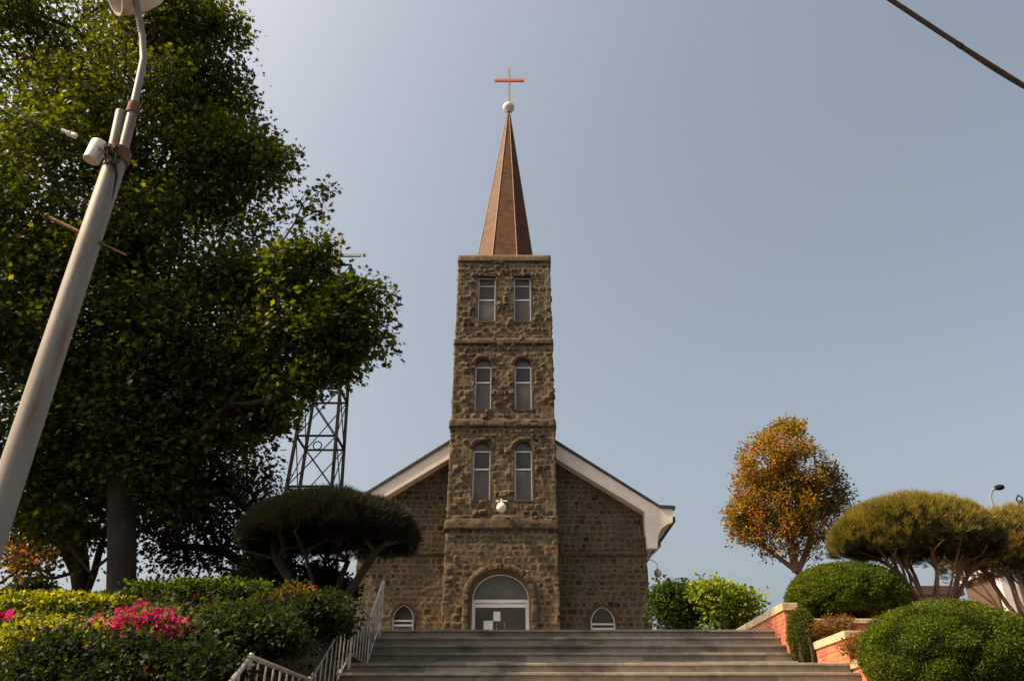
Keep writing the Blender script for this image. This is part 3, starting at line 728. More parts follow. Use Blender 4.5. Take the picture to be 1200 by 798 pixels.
m_ = MB(); m_.lathe([(.02,-.3),(.1,-.27),(.16,-.2),(.205,-.08),(.22,.05),(.225,.14),(.21,.14),(.2,.05),(.18,-.08),(.12,-.18),(.02,-.22)], sc+Vector((.02,0,.05)), sax, 36); m_.build('lamp_shade', M['shade'], lamp, smooth=True)
m_ = MB(); m_.lathe([(.01,-.12),(.05,-.1),(.07,-.02),(.06,.06),(.01,.1)], sc+Vector((.02,0,.05)), sax, 20); m_.build('bulb', M['globe'], lamp, smooth=True)
m_ = MB(); bx = lp(112, 178); m_.lathe([(.001,-.085),(.052,-.085),(.058,-.08),(.058,.08),(.052,.088),(.001,.09)], bx, (axis+Vector((.12,0,0))).normalized(), 24); m_.build('junction_can', M['plastic'], lamp, smooth=True)
m_ = MB(); ins = lp(84, 158)
m_.lathe([(.001,-.04),(.02,-.035),(.022,-.01),(.015,0),(.022,.01),(.02,.035),(.001,.04)], ins, (1,.1,-.35), 14); m_.lathe([(.001,-.02),(.014,-.018),(.014,.018),(.001,.02)], lp(75, 154), (1,.1,-.35), 12); m_.build('insulator', M['plastic'], lamp, smooth=True)
for (a, b, r_) in (((92, 272), (55, 254), .014), ((148, 299), (118, 285), .008)):
    m_ = MB(); d = (lp(*b)-lp(*a)); m_.tube([lp(*a), lp(*b)], r_, n=10); m_.lathe([(.001,-.004),(r_*1.7,-.003),(r_*1.7,.01),(.001,.011)], lp(*b), d, 10); m_.build('step_bolt', M['rust'], lamp)
rr = random.Random(8)
for k in range(9):
    m_ = MB(); p0 = lp(118+rr.uniform(-4, 6), 176+rr.uniform(-6, 8), -.08); pts = [p0]
    for j in range(6): pts.append(lp(122+rr.uniform(-2, 20), 180+rr.uniform(-14, 14), -.1+rr.uniform(-.03, .03)))
    # smooth the scribble
    sm = []
    for j in range(len(pts)-1):
        for q in range(4): sm.append(pts[j].lerp(pts[j+1], q/4))
    m_.tube(sm, .0035 if k % 3 else .006, n=5); m_.build('tangled_wire', M['cable'], lamp)
m_ = MB(); m_.tube([lp(133, 185, -.1), lp(136, 205, -.09), lp(131, 235, -.09)], [.012, .014, .003], n=6); m_.build('hanging_tape', M['cable'], lamp)
m_ = MB(); m_.tube([lp(120, 178, -.05), lp(100, 166), lp(84, 158)], .003, n=5); m_.tube([lp(84, 158), lp(40, 140, .2), lp(-10, 118, .5), lp(-150, 60, 1.4)], .003, n=5)
m_.tube([lp(105, 185), lp(75, 178, .1), lp(62, 165, .1), lp(70, 152, .05)], .002, n=5); m_.build('service_wire', M['cable'], lamp)

# ================================================================== OVERHEAD CABLE (upper right)
cA_, cB_ = P(1040, -2, 6.5), P(1200, 101, 6.5); dv = (cB_-cA_)
def cpt(t, off=0.0, dy=0): 
    return cA_+dv*t+Vector((0, dy, off - .02*math.sin(max(0, min(1, t))*math.pi)))
cab = thing('overhead_cable', cpt(.5), 'black bundle of overhead cables crossing the upper right corner of the sky', 'cable')
ts = [i/20 for i in range(-30, 60)]
m_ = MB(); m_.tube([cpt(t) for t in ts], .028, n=8); m_.build('main_cable', M['cable'], cab, smooth=True)
m_ = MB(); m_.tube([cpt(t, .010+.016*max(0, math.sin((t+.35)*3.3))+.022, -.01) for t in ts], .010, n=6); m_.build('thin_cable', M['cable'], cab, smooth=True)
m_ = MB(); m_.tube([cpt(t, -.022-.04*max(0, math.sin((t-.5)*5.5)) if t > .5 else -.02, .01) for t in ts], .010, n=6); m_.build('thin_cable', M['cable'], cab, smooth=True)
m_ = MB(); c5 = cpt(.545); m_.tube([cpt(.53), cpt(.56)], .034, n=10); m_.tube([c5+Vector((-.01,0,-.01)), c5+Vector((-.02,0,-.05)), c5+Vector((-.035,0,-.07))], .003, n=5); m_.tube([c5+Vector((.0,0,-.01)), c5+Vector((.02,0,-.04)), c5+Vector((.0,0,-.075)), c5+Vector((-.02,0,-.065))], .003, n=5); m_.build('cable_tie', M['cable'], cab)

# ================================================================== HANDRAIL (left of the steps)
RH = .9; rx = XL
hr = thing('stair_railing', (rx, 12, LOW), 'shiny steel stair railing with upright balusters along the left side of the steps', 'railing')
def floor_z(y):
    return float(np.interp(y, [5.5, 8.0, 10.75, 13.2, 14.75, 16.05, 18], [0.05, LOW, LOW, LAND, LAND, TOP, TOP]))
nodes_y = [5.5, 8.2, 10.75, 13.22, 14.8, 15.95]
def rz_(y): return float(np.interp(y, nodes_y, [RH+.05, LOW+RH, LOW+RH, LAND+RH, LAND+RH, TOP+RH]))
m_ = MB(); m_.tube([(rx, y, rz_(y)) for y in nodes_y[:-1]]+[(rx, 15.9, TOP+RH), (rx, 15.97, TOP+RH+.01), (rx, 16.02, TOP+RH-.04)], .026, n=14); m_.build('top_rail', M['steel'], hr, smooth=True)
m_ = MB()
m_.tube([(rx, y, rz_(y)-.79) for y in nodes_y[:-1]]+[(rx, 15.95, TOP+.11)], .013, n=8); m_.build('bottom_rail', M['steel'], hr, smooth=True)
for y in nodes_y:
    m_ = MB(); m_.tube([(rx, y, floor_z(y)-.12), (rx, y, rz_(y)+.0)], .022, n=12); o_ = m_.build('newel_post', M['steel'], hr, smooth=True)
    c = MB(); c.sphere((rx, y, rz_(y)+.01), .034, 14, 8); c.build('post_cap', M['steel'], o_, smooth=True)
for a, b in zip(nodes_y[:-1], nodes_y[1:]):
    n = max(2, int((b-a)/.26))
    for i in range(1, n):
        y = a+(b-a)*i/n; m_ = MB(); m_.tube([(rx, y, rz_(y)-.79), (rx, y, rz_(y)-.01)], .012, n=8); m_.build('baluster', M['steel'], hr, smooth=True)

# ================================================================== BRICK PLANTER WALLS (right)
def brick_wall(label, x0, x1, y0, y1, z0, z1, cop=.1, over=.03):
    t = thing('brick_wall', ((x0+x1)/2, (y0+y1)/2, z0), label, 'brick wall', 'brick planter walls beside the steps')
    rs = random.Random(int(x0*100+y0*10)); b = MB(); bl_, bh, gp = .2, .062, .012
    zt_ = z1-cop; n = max(1, round((zt_-z0)/(bh+gp))); bh2 = (zt_-z0)/n-gp; alongx = (x1-x0) > (y1-y0)
    for r in range(n):
        za = z0+r*(bh2+gp)+gp/2
        lo, hi = (x0, x1) if alongx else (y0, y1)
        p = lo+(0 if r % 2 else -bl_/2)
        while p < hi:
            a, c = max(p, lo), min(p+bl_, hi)
            if c-a > .03:
                k = rs.uniform(.7, 1.25); b.col = (k, k*rs.uniform(.8, 1.15), k*rs.uniform(.8, 1.1)); j = rs.uniform(0, .003)
                if alongx: b.rbox(a+.005, c-.005, y0-j, y1+j, za, za+bh2, .003)
                else: b.rbox(x0-j, x1+j, a+.005, c-.005, za, za+bh2, .003)
            p += bl_+.002
    b.build('brickwork', M['brick'], t)
    m = MB(); m.box(x0+.007, x1-.007, y0+.007, y1-.007, z0, zt_); m.build('mortar_core', M['mortar'], t)
    c = MB(); lo, hi = (x0, x1) if alongx else (y0, y1); p = lo-over
    while p < hi+over-.01:
        q = min(p+rs.uniform(.8, 1.1), hi+over)
        if hi+over-q < .3: q = hi+over
        if alongx: c.rbox(p+.002, q-.002, y0-over, y1+over, zt_, z1, .008)
        else: c.rbox(x0-over, x1+over, p+.002, q-.002, zt_, z1, .008)
        p = q
    c.build('coping', M['coping'], t)
brick_wall('uppermost brick planter wall with tan coping beside the top steps, its end behind the clipped hedge', XR1+.01, XR1+.25, 15.24, 19.5, TOP-.9, 4.22, cop=.14)
brick_wall('middle brick planter wall with tan coping, beside the stair landing left of the dry shrubs', XR2+.01, XR2+.25, 13.44, 15.2, LAND-.1, 3.465, cop=.13)
brick_wall('brick wall crossing behind the clipped hedge and dry shrubs under the smaller clipped bush', XR2+.02, 9.5, 15.24, 15.48, 3.0, 3.93, cop=.09)
brick_wall('low brick cross wall facing the steps, behind the big round clipped bush', XR2+.3, 9.5, 13.46, 13.68, 2.6, 3.46, cop=.1)
brick_wall('lowest brick planter wall with tan coping, half covered by the big round clipped bush', XR2+.01, XR2+.25, 12.3, 13.41, LOW, 3.0, cop=.13)

# ================================================================== TREES
def P3(px, py, Y): 
    v = P(px, py, Y); return (v.x, v.y, v.z)
def blob(px, py, r, Y, n, ry=None, dz=None):
    s = S(py, Y); m = r*s; return (P3(px, py, Y), (m, (ry or 1)*m, (dz or 1)*m*1.0), n)
GREEN = [(.028,.038,.006),(.042,.056,.007),(.062,.078,.009),(.022,.029,.007),(.11,.12,.014)]
# --- big broadleaf
rs = np.random.RandomState(1)
BY = 15.0; b0 = P3(142, 705, BY)
t = thing('broadleaf_tree', (b0[0], b0[1], b0[2]-.3), 'very tall dark green broadleaf tree with thick straight trunk filling the left side', 'tree')
blobs = [blob(110, 10, 135, BY, 81), blob(-40, 120, 150, BY, 81), blob(200, 30, 50, BY-1, 30), blob(40, 60, 130, BY+1, 67), blob(165, 150, 110, BY, 81), blob(240, 120, 44, BY, 30), blob(262, 205, 58, BY, 44), blob(90, 240, 130, BY, 94),
         blob(222, 290, 84, BY, 60), blob(-20, 320, 120, BY, 67), blob(90, 370, 110, BY, 81), blob(195, 400, 90, BY, 74), blob(288, 330, 36, BY-.5, 26), blob(255, 30, 14, BY-1, 7),
         blob(348, 328, 38, BY-1, 26), blob(404, 352, 24, BY-1, 16), blob(378, 392, 40, BY-1, 30), blob(408, 392, 16, BY-1, 9), blob(345, 455, 24, BY-1, 9), blob(315, 415, 50, BY-.5, 36), blob(385, 425, 18, BY-1, 9), blob(262, 470, 62, BY, 44), blob(320, 480, 26, BY, 12), blob(375, 300, 12, BY-1, 5),
         blob(20, 480, 110, BY+.5, 74), blob(150, 500, 85, BY+.5, 55), blob(210, 555, 55, BY+.5, 28), blob(60, 580, 60, BY+.5, 24), blob(432, 347, 10, BY-1, 5), blob(436, 398, 8, BY-1, 4), blob(300, 165, 14, BY-1, 5), blob(322, 195, 12, BY-1, 4), blob(405, 425, 9, BY-1, 4)]
cl = clump_points(rs, blobs)
trunk = [(b0[0], b0[1], b0[2]-.8), b0, P3(143, 640, BY), P3(142, 580, BY), P3(138, 500, BY), P3(140, 400, BY), P3(130, 300, BY), P3(125, 180, BY), P3(120, 60, BY)]
spr = [P3(x, y, BY-1) for x, y in ((315, 262), (335, 250), (355, 238), (372, 226), (386, 219), (345, 262), (365, 250), (378, 246))]
limbs('trunk', [trunk], list(cl)+spr, M['bark'], t, r_tip=.014, r_k=.47, seed=2, rmax=.42)
big = np.where(cl[:, 0] > P(285, 350, BY).x, rs.uniform(.14, .34, len(cl)), np.where(rs.rand(len(cl)) < .3, .5, .34))
leafy_crown('crown', rs, np.concatenate([cl, np.array(spr)]), np.concatenate([np.where(cl[:, 0] > P(285, 350, BY).x, 105, 165), np.full(len(spr), 38)]), np.concatenate([big, np.full(len(spr), .12)]), .115, 'maple', GREEN, [3, 3, 2, 2, 1], M['leaf'], t, flat=.75)
# --- multi-stem tree behind
rs = np.random.RandomState(5); Y2 = 18.0; b0 = P3(92, 700, Y2)
t = thing('broadleaf_tree', b0, 'dark multi-stemmed tree with forked trunks, behind and left of the thick straight trunk', 'tree')
blobs = [blob(70, 560, 85, Y2, 50), blob(30, 600, 55, Y2, 26), blob(120, 590, 60, Y2, 26), blob(60, 628, 45, Y2, 14), blob(20, 640, 30, Y2, 7), blob(100, 500, 80, Y2+1, 35), blob(185, 560, 60, Y2+1, 26)]
cl = clump_points(rs, blobs)
tr1 = [(b0[0], b0[1], b0[2]-1), b0, P3(88, 670, Y2), P3(72, 635, Y2), P3(62, 600, Y2)]
tr2 = [b0, P3(96, 668, Y2), P3(92, 630, Y2), P3(88, 590, Y2)]
tr3 = [(b0[0]+.1, b0[1], b0[2]-.3), P3(110, 672, Y2), P3(118, 640, Y2), P3(135, 600, Y2)]
limbs('trunk', [tr1, tr2, tr3], list(cl), M['bark'], t, r_tip=.024, r_k=.5, seed=3, rmax=.2)
leafy_crown('crown', rs, cl, 80, .36, .11, 'leaf', [(.018,.024,.007),(.026,.035,.009),(.04,.03,.012)], [3, 2, 1], M['leaf'], t)
# --- russet maple
rs = np.random.RandomState(7); Y3 = 17.0; b0 = P3(318, 715, Y3)
t = thing('maple_tree', b0, 'maple with dark reddish-green drooping sprays, between the thick trunk and the dark topiary pine', 'tree')
blobs = [blob(250, 600, 50, Y3, 30), blob(285, 560, 38, Y3, 26), blob(205, 610, 42, Y3, 16), blob(200, 645, 28, Y3, 9), blob(255, 645, 30, Y3, 11), blob(300, 620, 34, Y3, 18), blob(322, 660, 22, Y3, 7), blob(290, 665, 25, Y3, 7), blob(235, 540, 50, Y3, 20)]
cl = clump_points(rs, blobs)
tr1 = [(b0[0], b0[1], b0[2]-.8), b0, P3(322, 680, Y3), P3(315, 650, Y3), P3(300, 610, Y3)]
tr2 = [b0, P3(296, 668, Y3), P3(262, 645, Y3), P3(215, 640, Y3)]
limbs('trunk', [tr1, tr2], list(cl), M['bark'], t, r_tip=.022, r_k=.45, seed=5, rmax=.16)
leafy_crown('crown', rs, cl, 70, .27, .09, 'maple', [(.035,.02,.012),(.024,.026,.009),(.05,.022,.014)], [3, 3, 1], M['leaf'], t, droop=.5)
# --- twiggy tree at the left edge
rs = np.random.RandomState(9); Y4 = 14.0
b0 = P3(-40, 720, Y4); t = thing('young_tree', b0, 'thin bare-branched young tree with a few orange leaves at the far left edge', 'tree')
tg = [P3(x, y, Y4) for x, y in ((28, 655), (40, 648), (12, 650), (22, 668), (2, 640), (34, 662), (46, 655))]
limbs('trunk', [[(b0[0], b0[1], b0[2]-.8), b0, P3(-25, 700, Y4)]], tg, M['bark'], t, r_tip=.014, r_k=.6, seed=1)
leafy_crown('crown', rs, np.array(tg), 60, .16, .09, 'leaf', [(.26,.11,.02),(.16,.1,.02),(.07,.06,.015)], [2, 2, 3], M['leaf'], t)

# --- golden tree
rs = np.random.RandomState(11); GY = 20.0; b0 = P3(936, 700, GY)
t = thing('golden_leaved_tree', (b0[0], b0[1], TOP), 'single small tree with an oval crown of orange and golden-green leaves, right of the steps', 'tree')
blobs = [blob(920, 522, 26, GY, 34), blob(897, 546, 32, GY, 44), blob(934, 551, 35, GY, 52), blob(883, 580, 26, GY, 32), blob(920, 590, 40, GY, 60), blob(960, 580, 26, GY, 32), blob(876, 611, 24, GY, 28), blob(906, 624, 30, GY, 36), blob(948, 614, 28, GY, 34), blob(976, 585, 18, GY, 14), blob(971, 561, 15, GY, 10), blob(864, 611, 12, GY, 8), blob(925, 503, 12, GY, 9), blob(943, 643, 14, GY, 6)]
cl = clump_points(rs, blobs)
trunk = [(b0[0], b0[1], TOP-.2), b0, P3(935, 680, GY), P3(932, 668, GY)]
lms = [[P3(932, 668, GY), P3(915, 655, GY), P3(895, 640, GY)], [P3(933, 670, GY), P3(925, 630, GY), P3(915, 590, GY)], [P3(934, 672, GY), P3(948, 640, GY), P3(955, 600, GY)]]
limbs('trunk', [trunk]+lms, list(cl), M['redbark'], t, r_tip=.012, r_k=.48, seed=7, rmax=.17, wig=.06)
def gold(C, cc):
    # orange and green leaves mixed; shaded right side painted in as darker green
    s_ = smooth(C[:, 0]-P(940, 590, GY).x + .9*fbm(C[:, 0]*.9, C[:, 2]*.9, 4), .3, 1.2)[:, None]
    g_ = palette(rs, len(C), [(.06,.065,.015),(.09,.07,.02),(.045,.06,.015)], [1, 1, 1])
    pick = (rs.rand(len(C), 1) < (s_*.8+.12))
    return np.where(pick, g_, cc)
leafy_crown('crown', rs, cl, 90, .125, .07, 'leaf', [(.27,.14,.028),(.25,.17,.03),(.16,.15,.026),(.26,.10,.045),(.08,.09,.02)], [3, 2.5, 2.5, 1.6, 3], M['leaf'], t, flat=.9, droop=-.4, colfn=gold)

# --- topiary pines
def umbrella_pine(label, base, tops, crown, Y, seed, cols, wts, bark, lit_top_cols, ntuft, depth, nl=.13, stems=5, tr=.02, dens_low=.5, group=None):
    """crown: list of (px,py_top,halfwidth_px,height_px) pads"""
    rs = np.random.RandomState(seed); b = Vector(P3(*base, Y)); t = thing('topiary_pine', (b.x, b.y, b.z), label, 'pine tree', group)
    pts = []; dirs = []; kinds = []
    for (px, py, hwp, hp, dy) in crown:
        c = Vector(P3(px, py+hp, Y+dy)); s = S(py, Y); rx_ = hwp*s; rzz = hp*s; n = int(ntuft*hwp/100)
        th = rs.uniform(0, 2*math.pi, n); r = np.sqrt(rs.uniform(0, 1, n)); dome = np.sqrt(np.maximum(1-r**2.6, 0))
        shell = rs.uniform(0, 1, n) < .62
        lump = 1+.09*fbm(np.cos(th)*2+px*.1, np.sin(th)*2+r*2, seed, 2)
        h = np.where(shell, 1-rs.uniform(0, .14, n), rs.uniform(.0, .92, n)**.7)
        x = c.x+rx_*r*np.cos(th)*lump; y = c.y+rx_*depth*r*np.sin(th)*lump; z = c.z+rzz*(dome*h)*lump - (1-dome)*rzz*.1
        edge = r**3
        d = np.stack([np.cos(th)*edge*1.1, np.sin(th)*edge*1.1, np.ones(n)*.9], -1)
        pts.append(np.stack([x, y, z], -1)); dirs.append(d); kinds.append(shell & (h > .9))
    C = np.concatenate(pts); D = np.concatenate(dirs); K = np.concatenate(kinds)
    k = 24; Cn = np.repeat(C, k, axis=0); Dn = np.repeat(D, k, axis=0)+rdir(rs, len(C)*k)*.75
    Cn = Cn + Dn*rs.uniform(0, .08, (len(Cn), 1))
    base_c = palette(rs, len(C), cols, wts, .25); lit_top_c = palette(rs, len(C), lit_top_cols, [1]*len(lit_top_cols), .2)
    cc = np.repeat(np.where(K[:, None], lit_top_c, base_c), k, axis=0)  # sunlight on the crown painted as golden top needles, dark ones inside
    leaves('crown', Cn, Dn, rdir(rs, len(Cn)), rs.uniform(.7, 1.3, len(Cn))*nl, 'needle', cc, M['needle'], t)
    # bare stems and limbs
    sel = C[rs.choice(len(C), min(len(C), 150), replace=False)].copy(); sel[:, 2] -= .12
    chains = []
    for i in range(stems):
        f = (i/(stems-1)-.5)*2 if stems > 1 else 0
        top = Vector(P3(tops[0]+f*tops[1], tops[2], Y)); top.y += (rs.rand()-.5)*1.2
        bb = Vector((b.x+f*.16, b.y+(rs.rand()-.5)*.3, b.z-.5)); mid = bb.lerp(top, .45)+Vector((-f*.1, 0, 0)); 
        w_ = lambda: Vector((rs.normal()*.05, rs.normal()*.05, 0))
        chains.append([bb, bb.lerp(mid, .5)+w_(), mid+w_(), mid.lerp(top, .5)+w_(), top])
    limbs('trunk', chains, list(sel), bark, t, r_tip=tr, r_k=.42, seed=seed, wig=.07, rmax=.13, w_path=.15)
    return t
PG = [(.018,.022,.007),(.028,.034,.010),(.036,.03,.012),(.022,.018,.010)]
umbrella_pine('umbrella-shaped clipped pine with reddish stems and top needles coloured golden as if sunlit, behind the big round bush', (1092, 722), (1080, 70, 640), [(1075, 588, 92, 56, 0), (1018, 608, 38, 42, -.4), (1125, 594, 42, 46, -.3), (1060, 592, 56, 38, .5), (1035, 628, 34, 26, .1), (1105, 626, 44, 30, .2), (1148, 628, 28, 26, 0)], 16.5, 24, PG, [3, 3, 2, 2], M['redbark'], [(.2,.17,.03),(.25,.18,.035),(.13,.14,.03)], 4600, .8, nl=.095, stems=12, tr=.017)
umbrella_pine('second clipped pine cut off by the right edge, with crowded brown stems and sunlit gold painted into its top needles', (1205, 725), (1195, 75, 655), [(1215, 600, 98, 68, 0), (1168, 630, 40, 42, .3), (1195, 628, 44, 36, 0)], 18.5, 22, PG, [3, 3, 2, 2], M['redbark'], [(.2,.17,.03),(.25,.18,.035)], 4000, .8, nl=.095, stems=11, tr=.017)
DG = [(.004,.006,.0025),(.007,.009,.004),(.010,.011,.005)]  # needle colours darkened to carry the shadow of the big tree
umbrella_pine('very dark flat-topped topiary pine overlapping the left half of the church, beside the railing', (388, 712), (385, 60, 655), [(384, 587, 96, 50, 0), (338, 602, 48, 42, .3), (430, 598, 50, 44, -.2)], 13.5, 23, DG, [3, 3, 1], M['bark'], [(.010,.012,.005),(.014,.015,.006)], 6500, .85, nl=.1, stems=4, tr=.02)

# --- clipped bushes
def clipped_bush(name, label, px, py, hwp, hhp, Y, seed, cols, wts, size, n, depth=.9, zcut=-.55, stem=True, base_z=TOP, shape='leaf', core=True, cat='bush', rough=1.0, group=None):
    rs = np.random.RandomState(seed); c = np.array(P3(px, py, Y)); s = S(py, Y); rx_, rz2_ = hwp*s, hhp*s/math.cos(TH)*.94
    t = thing(name, (c[0], c[1], base_z), label, cat, group)
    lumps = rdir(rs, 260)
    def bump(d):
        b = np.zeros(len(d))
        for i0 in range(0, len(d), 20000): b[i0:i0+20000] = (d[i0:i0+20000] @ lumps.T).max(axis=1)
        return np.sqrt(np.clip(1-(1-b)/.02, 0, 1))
    def surf(d, k=1.0):
        r = 1 + rough*(.05*fbm(d[:, 0]*3+seed, d[:, 2]*3+d[:, 1]*2, seed, 2) + .075*(bump(d)-.7) + .03*fbm(d[:, 0]*8+d[:, 1]*6, d[:, 2]*10+d[:, 1]*3, seed+3, 2))
        z = d[:, 2]; z = np.where(z < zcut, zcut+(z-zcut)*.25, z)
        return c + k*np.stack([d[:, 0]*rx_, d[:, 1]*rx_*depth, z*rz2_], -1)*r[:, None]
    d = rdir(rs, n); nrm = d/np.array([rx_, rx_*depth, rz2_]); nrm /= np.linalg.norm(nrm, axis=1)[:, None]
    C = surf(d) - nrm*(rs.uniform(0, 1, n)**2*.14 - (rs.rand(n) < .035)*rs.uniform(0, .07, n))[:, None] + rs.normal(size=(n, 3))*.012
    D = nrm*.7 + rdir(rs, n)*1.0 + np.array([0, 0, .35])
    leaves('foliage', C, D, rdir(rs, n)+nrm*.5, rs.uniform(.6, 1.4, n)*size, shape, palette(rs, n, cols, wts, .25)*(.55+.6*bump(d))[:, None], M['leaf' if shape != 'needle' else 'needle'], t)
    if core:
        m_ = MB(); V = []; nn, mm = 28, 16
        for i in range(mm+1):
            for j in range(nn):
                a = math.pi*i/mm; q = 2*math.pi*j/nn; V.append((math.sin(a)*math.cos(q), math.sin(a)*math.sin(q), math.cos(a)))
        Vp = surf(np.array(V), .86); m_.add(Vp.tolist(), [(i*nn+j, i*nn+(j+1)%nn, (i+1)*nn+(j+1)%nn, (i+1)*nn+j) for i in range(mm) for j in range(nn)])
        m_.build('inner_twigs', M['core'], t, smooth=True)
    if stem:
        m_ = MB()
        for i in range(5):
            a = i*1.256; m_.tube([(c[0]+.05*math.cos(a), c[1]+.05*math.sin(a), base_z-.3), (c[0]+.18*math.cos(a), c[1]+.18*math.sin(a), (base_z+c[2])/2), (c[0]+.5*rx_*math.cos(a), c[1]+.5*rx_*math.sin(a), c[2])], [.05, .04, .03], n=7)
        m_.build('stem', M['bark'], t, smooth=True)
    return t
BG = [(.04,.068,.008),(.065,.098,.009),(.105,.14,.012),(.022,.04,.006),(.15,.15,.016)]
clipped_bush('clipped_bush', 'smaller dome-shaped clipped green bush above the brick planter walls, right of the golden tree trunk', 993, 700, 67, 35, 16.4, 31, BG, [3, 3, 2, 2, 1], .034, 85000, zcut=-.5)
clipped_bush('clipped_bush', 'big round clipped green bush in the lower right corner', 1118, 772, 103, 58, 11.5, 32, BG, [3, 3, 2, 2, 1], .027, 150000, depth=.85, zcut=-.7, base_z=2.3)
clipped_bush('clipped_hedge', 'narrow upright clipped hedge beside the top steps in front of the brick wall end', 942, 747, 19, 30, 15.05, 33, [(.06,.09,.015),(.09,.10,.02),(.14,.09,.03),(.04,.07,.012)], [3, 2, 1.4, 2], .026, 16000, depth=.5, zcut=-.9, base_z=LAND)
BR = [(.16,.09,.035),(.22,.13,.05),(.12,.075,.03),(.10,.09,.025)]
def dry_shrub(label, px, py, rpx, hpx, Y, seed, bz, cols=BR, wts=(2,2,2,1)):
    rs = np.random.RandomState(seed); c = P3(px, py, Y); s = S(py, Y); t = thing('dry_shrub', (c[0], c[1], bz), label, 'shrub', 'dry twiggy shrubs in the planters')
    cl = clump_points(rs, [(c, (rpx*s, rpx*s*.8, hpx*s), 60)])
    limbs('twigs', [[(c[0], c[1], bz-.05), (c[0], c[1], bz+.1)]], list(cl), M['redbark'], t, r_tip=.004, r_k=.45, seed=seed, wig=.04, minr=.004, n=4)
    leafy_crown('foliage', rs, cl, 45, .055, .035, 'leaf', cols, wts, M['leaf'], t, droop=-.3)
dry_shrub('brown dry shrub under the left part of the smaller clipped bush', 984, 735, 22, 14, 15.0, 41, 3.35)
dry_shrub('brown dry shrub between the smaller clipped bush and the pine stems', 1032, 730, 20, 14, 15.7, 42, 3.85)
dry_shrub('straw-coloured dry shrub behind the low wall left of the big round bush', 1010, 757, 22, 14, 13.2, 43, 2.75)
dry_shrub('faded brown shrub just behind the corner of the middle planter wall', 957, 740, 14, 8, 15.0, 44, 3.35)

# --- shrubs beyond the plaza, right of the church
def loose_shrub(label, spots, Y, seed, cols, wts, per, spread, size, bz, name='shrub', shape='leaf', cat='shrub', group=None, mat_='leaf', droop=.1, barkm='bark'):
    rs = np.random.RandomState(seed); c = P3(spots[0][0], spots[0][1], Y); t = thing(name, (c[0], c[1], bz), label, cat, group)
    cl = clump_points(rs, [blob(px, py, r, Y+dy, n) for (px, py, r, n, dy) in spots])
    cl[:, 2] = np.maximum(cl[:, 2], bz+.05)
    limbs('stems', [[(c[0], c[1], bz-.2), (c[0], c[1], bz+.25)]], list(cl[::2]), M[barkm], t, r_tip=.008, r_k=.45, seed=seed, wig=.05, minr=.006, n=5)
    leafy_crown('foliage', rs, cl, per, spread, size, shape, cols, wts, M[mat_], t, droop=droop); return t
loose_shrub('dark green shrub against the right hand corner of the church', [(795, 712, 24, 50, 0), (782, 700, 14, 18, 0), (815, 705, 22, 34, .3)], 25, 51, [(.02,.035,.008),(.03,.05,.012),(.04,.06,.015)], [3, 2, 1], 90, .22, .12, TOP, droop=.3)
loose_shrub('bright yellow-green leafy shrub right of the dark shrub beyond the top step', [(850, 705, 22, 30, 0), (830, 695, 14, 16, 0), (870, 712, 18, 20, 0), (845, 725, 30, 24, .3)], 24, 52, [(.12,.17,.02),(.2,.22,.03),(.06,.10,.014)], [3, 2, 2], 80, .2, .12, TOP)

# --- undergrowth below the dark pine
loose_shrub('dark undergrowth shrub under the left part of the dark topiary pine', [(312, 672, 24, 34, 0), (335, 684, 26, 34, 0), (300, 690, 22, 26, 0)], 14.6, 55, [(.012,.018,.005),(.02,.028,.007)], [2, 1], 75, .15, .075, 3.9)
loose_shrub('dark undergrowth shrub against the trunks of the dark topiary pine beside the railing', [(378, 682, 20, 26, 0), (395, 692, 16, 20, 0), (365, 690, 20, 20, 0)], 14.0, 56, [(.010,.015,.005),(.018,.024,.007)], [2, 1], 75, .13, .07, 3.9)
# --- left bank planting; tree shade is painted into the dark shrubs' leaf colours
YG = [(.13,.16,.02),(.2,.185,.022),(.07,.10,.014),(.035,.055,.009)]
def bz_at(px, py, Y): 
    c = P(px, py, Y); return float(bank_h(np.array([c.x]), np.array([Y]))[0])
loose_shrub('small dark rounded shrub on the skyline at the far left', [(36, 698, 20, 40, 0), (30, 705, 22, 20, 0)], 15, 60, [(.03,.045,.012),(.05,.05,.015)], [2, 1], 60, .1, .07, 4.0)
loose_shrub('yellow-green azalea shrub below the forked trunks at the top of the bank', [(70, 746, 36, 60, 0), (20, 748, 32, 45, 0), (120, 740, 30, 50, .2)], 11.5, 61, YG, [3, 3, 2, 1], 75, .12, .06, bz_at(70, 740, 11.5), group='shrubs on the left bank')
loose_shrub('yellowish azalea shrub low on the bank at the far left', [(40, 768, 40, 80, 0), (100, 765, 32, 45, 0), (-10, 772, 34, 30, 0)], 9.2, 62, YG, [2, 4, 2, 1], 75, .1, .05, bz_at(40, 770, 9.2), group='shrubs on the left bank')
loose_shrub('dark green shrub filling the lower left corner under the yellowish azalea', [(60, 805, 60, 90, 0), (150, 805, 60, 80, 0), (230, 800, 50, 60, 0)], 8.2, 63, [(.008,.013,.004),(.015,.024,.005)], [2, 1], 80, .1, .055, bz_at(60, 810, 8.2), group='shrubs on the left bank')
loose_shrub('green shrub at the foot of the thick trunk with one pink bloom', [(230, 730, 34, 60, 0), (180, 736, 28, 36, 0), (275, 726, 32, 46, 0)], 12.2, 64, [(.03,.05,.008),(.05,.08,.011),(.018,.03,.007)], [2, 2, 2], 80, .13, .065, bz_at(230, 730, 12.2), group='shrubs on the left bank')
loose_shrub('dark leafy shrub right of the pink azalea, mid bank', [(270, 764, 46, 90, 0), (230, 772, 36, 50, 0), (315, 760, 38, 60, 0)], 10.0, 65, [(.012,.02,.005),(.02,.032,.007)], [2, 1], 80, .11, .06, bz_at(270, 770, 10), group='shrubs on the left bank')
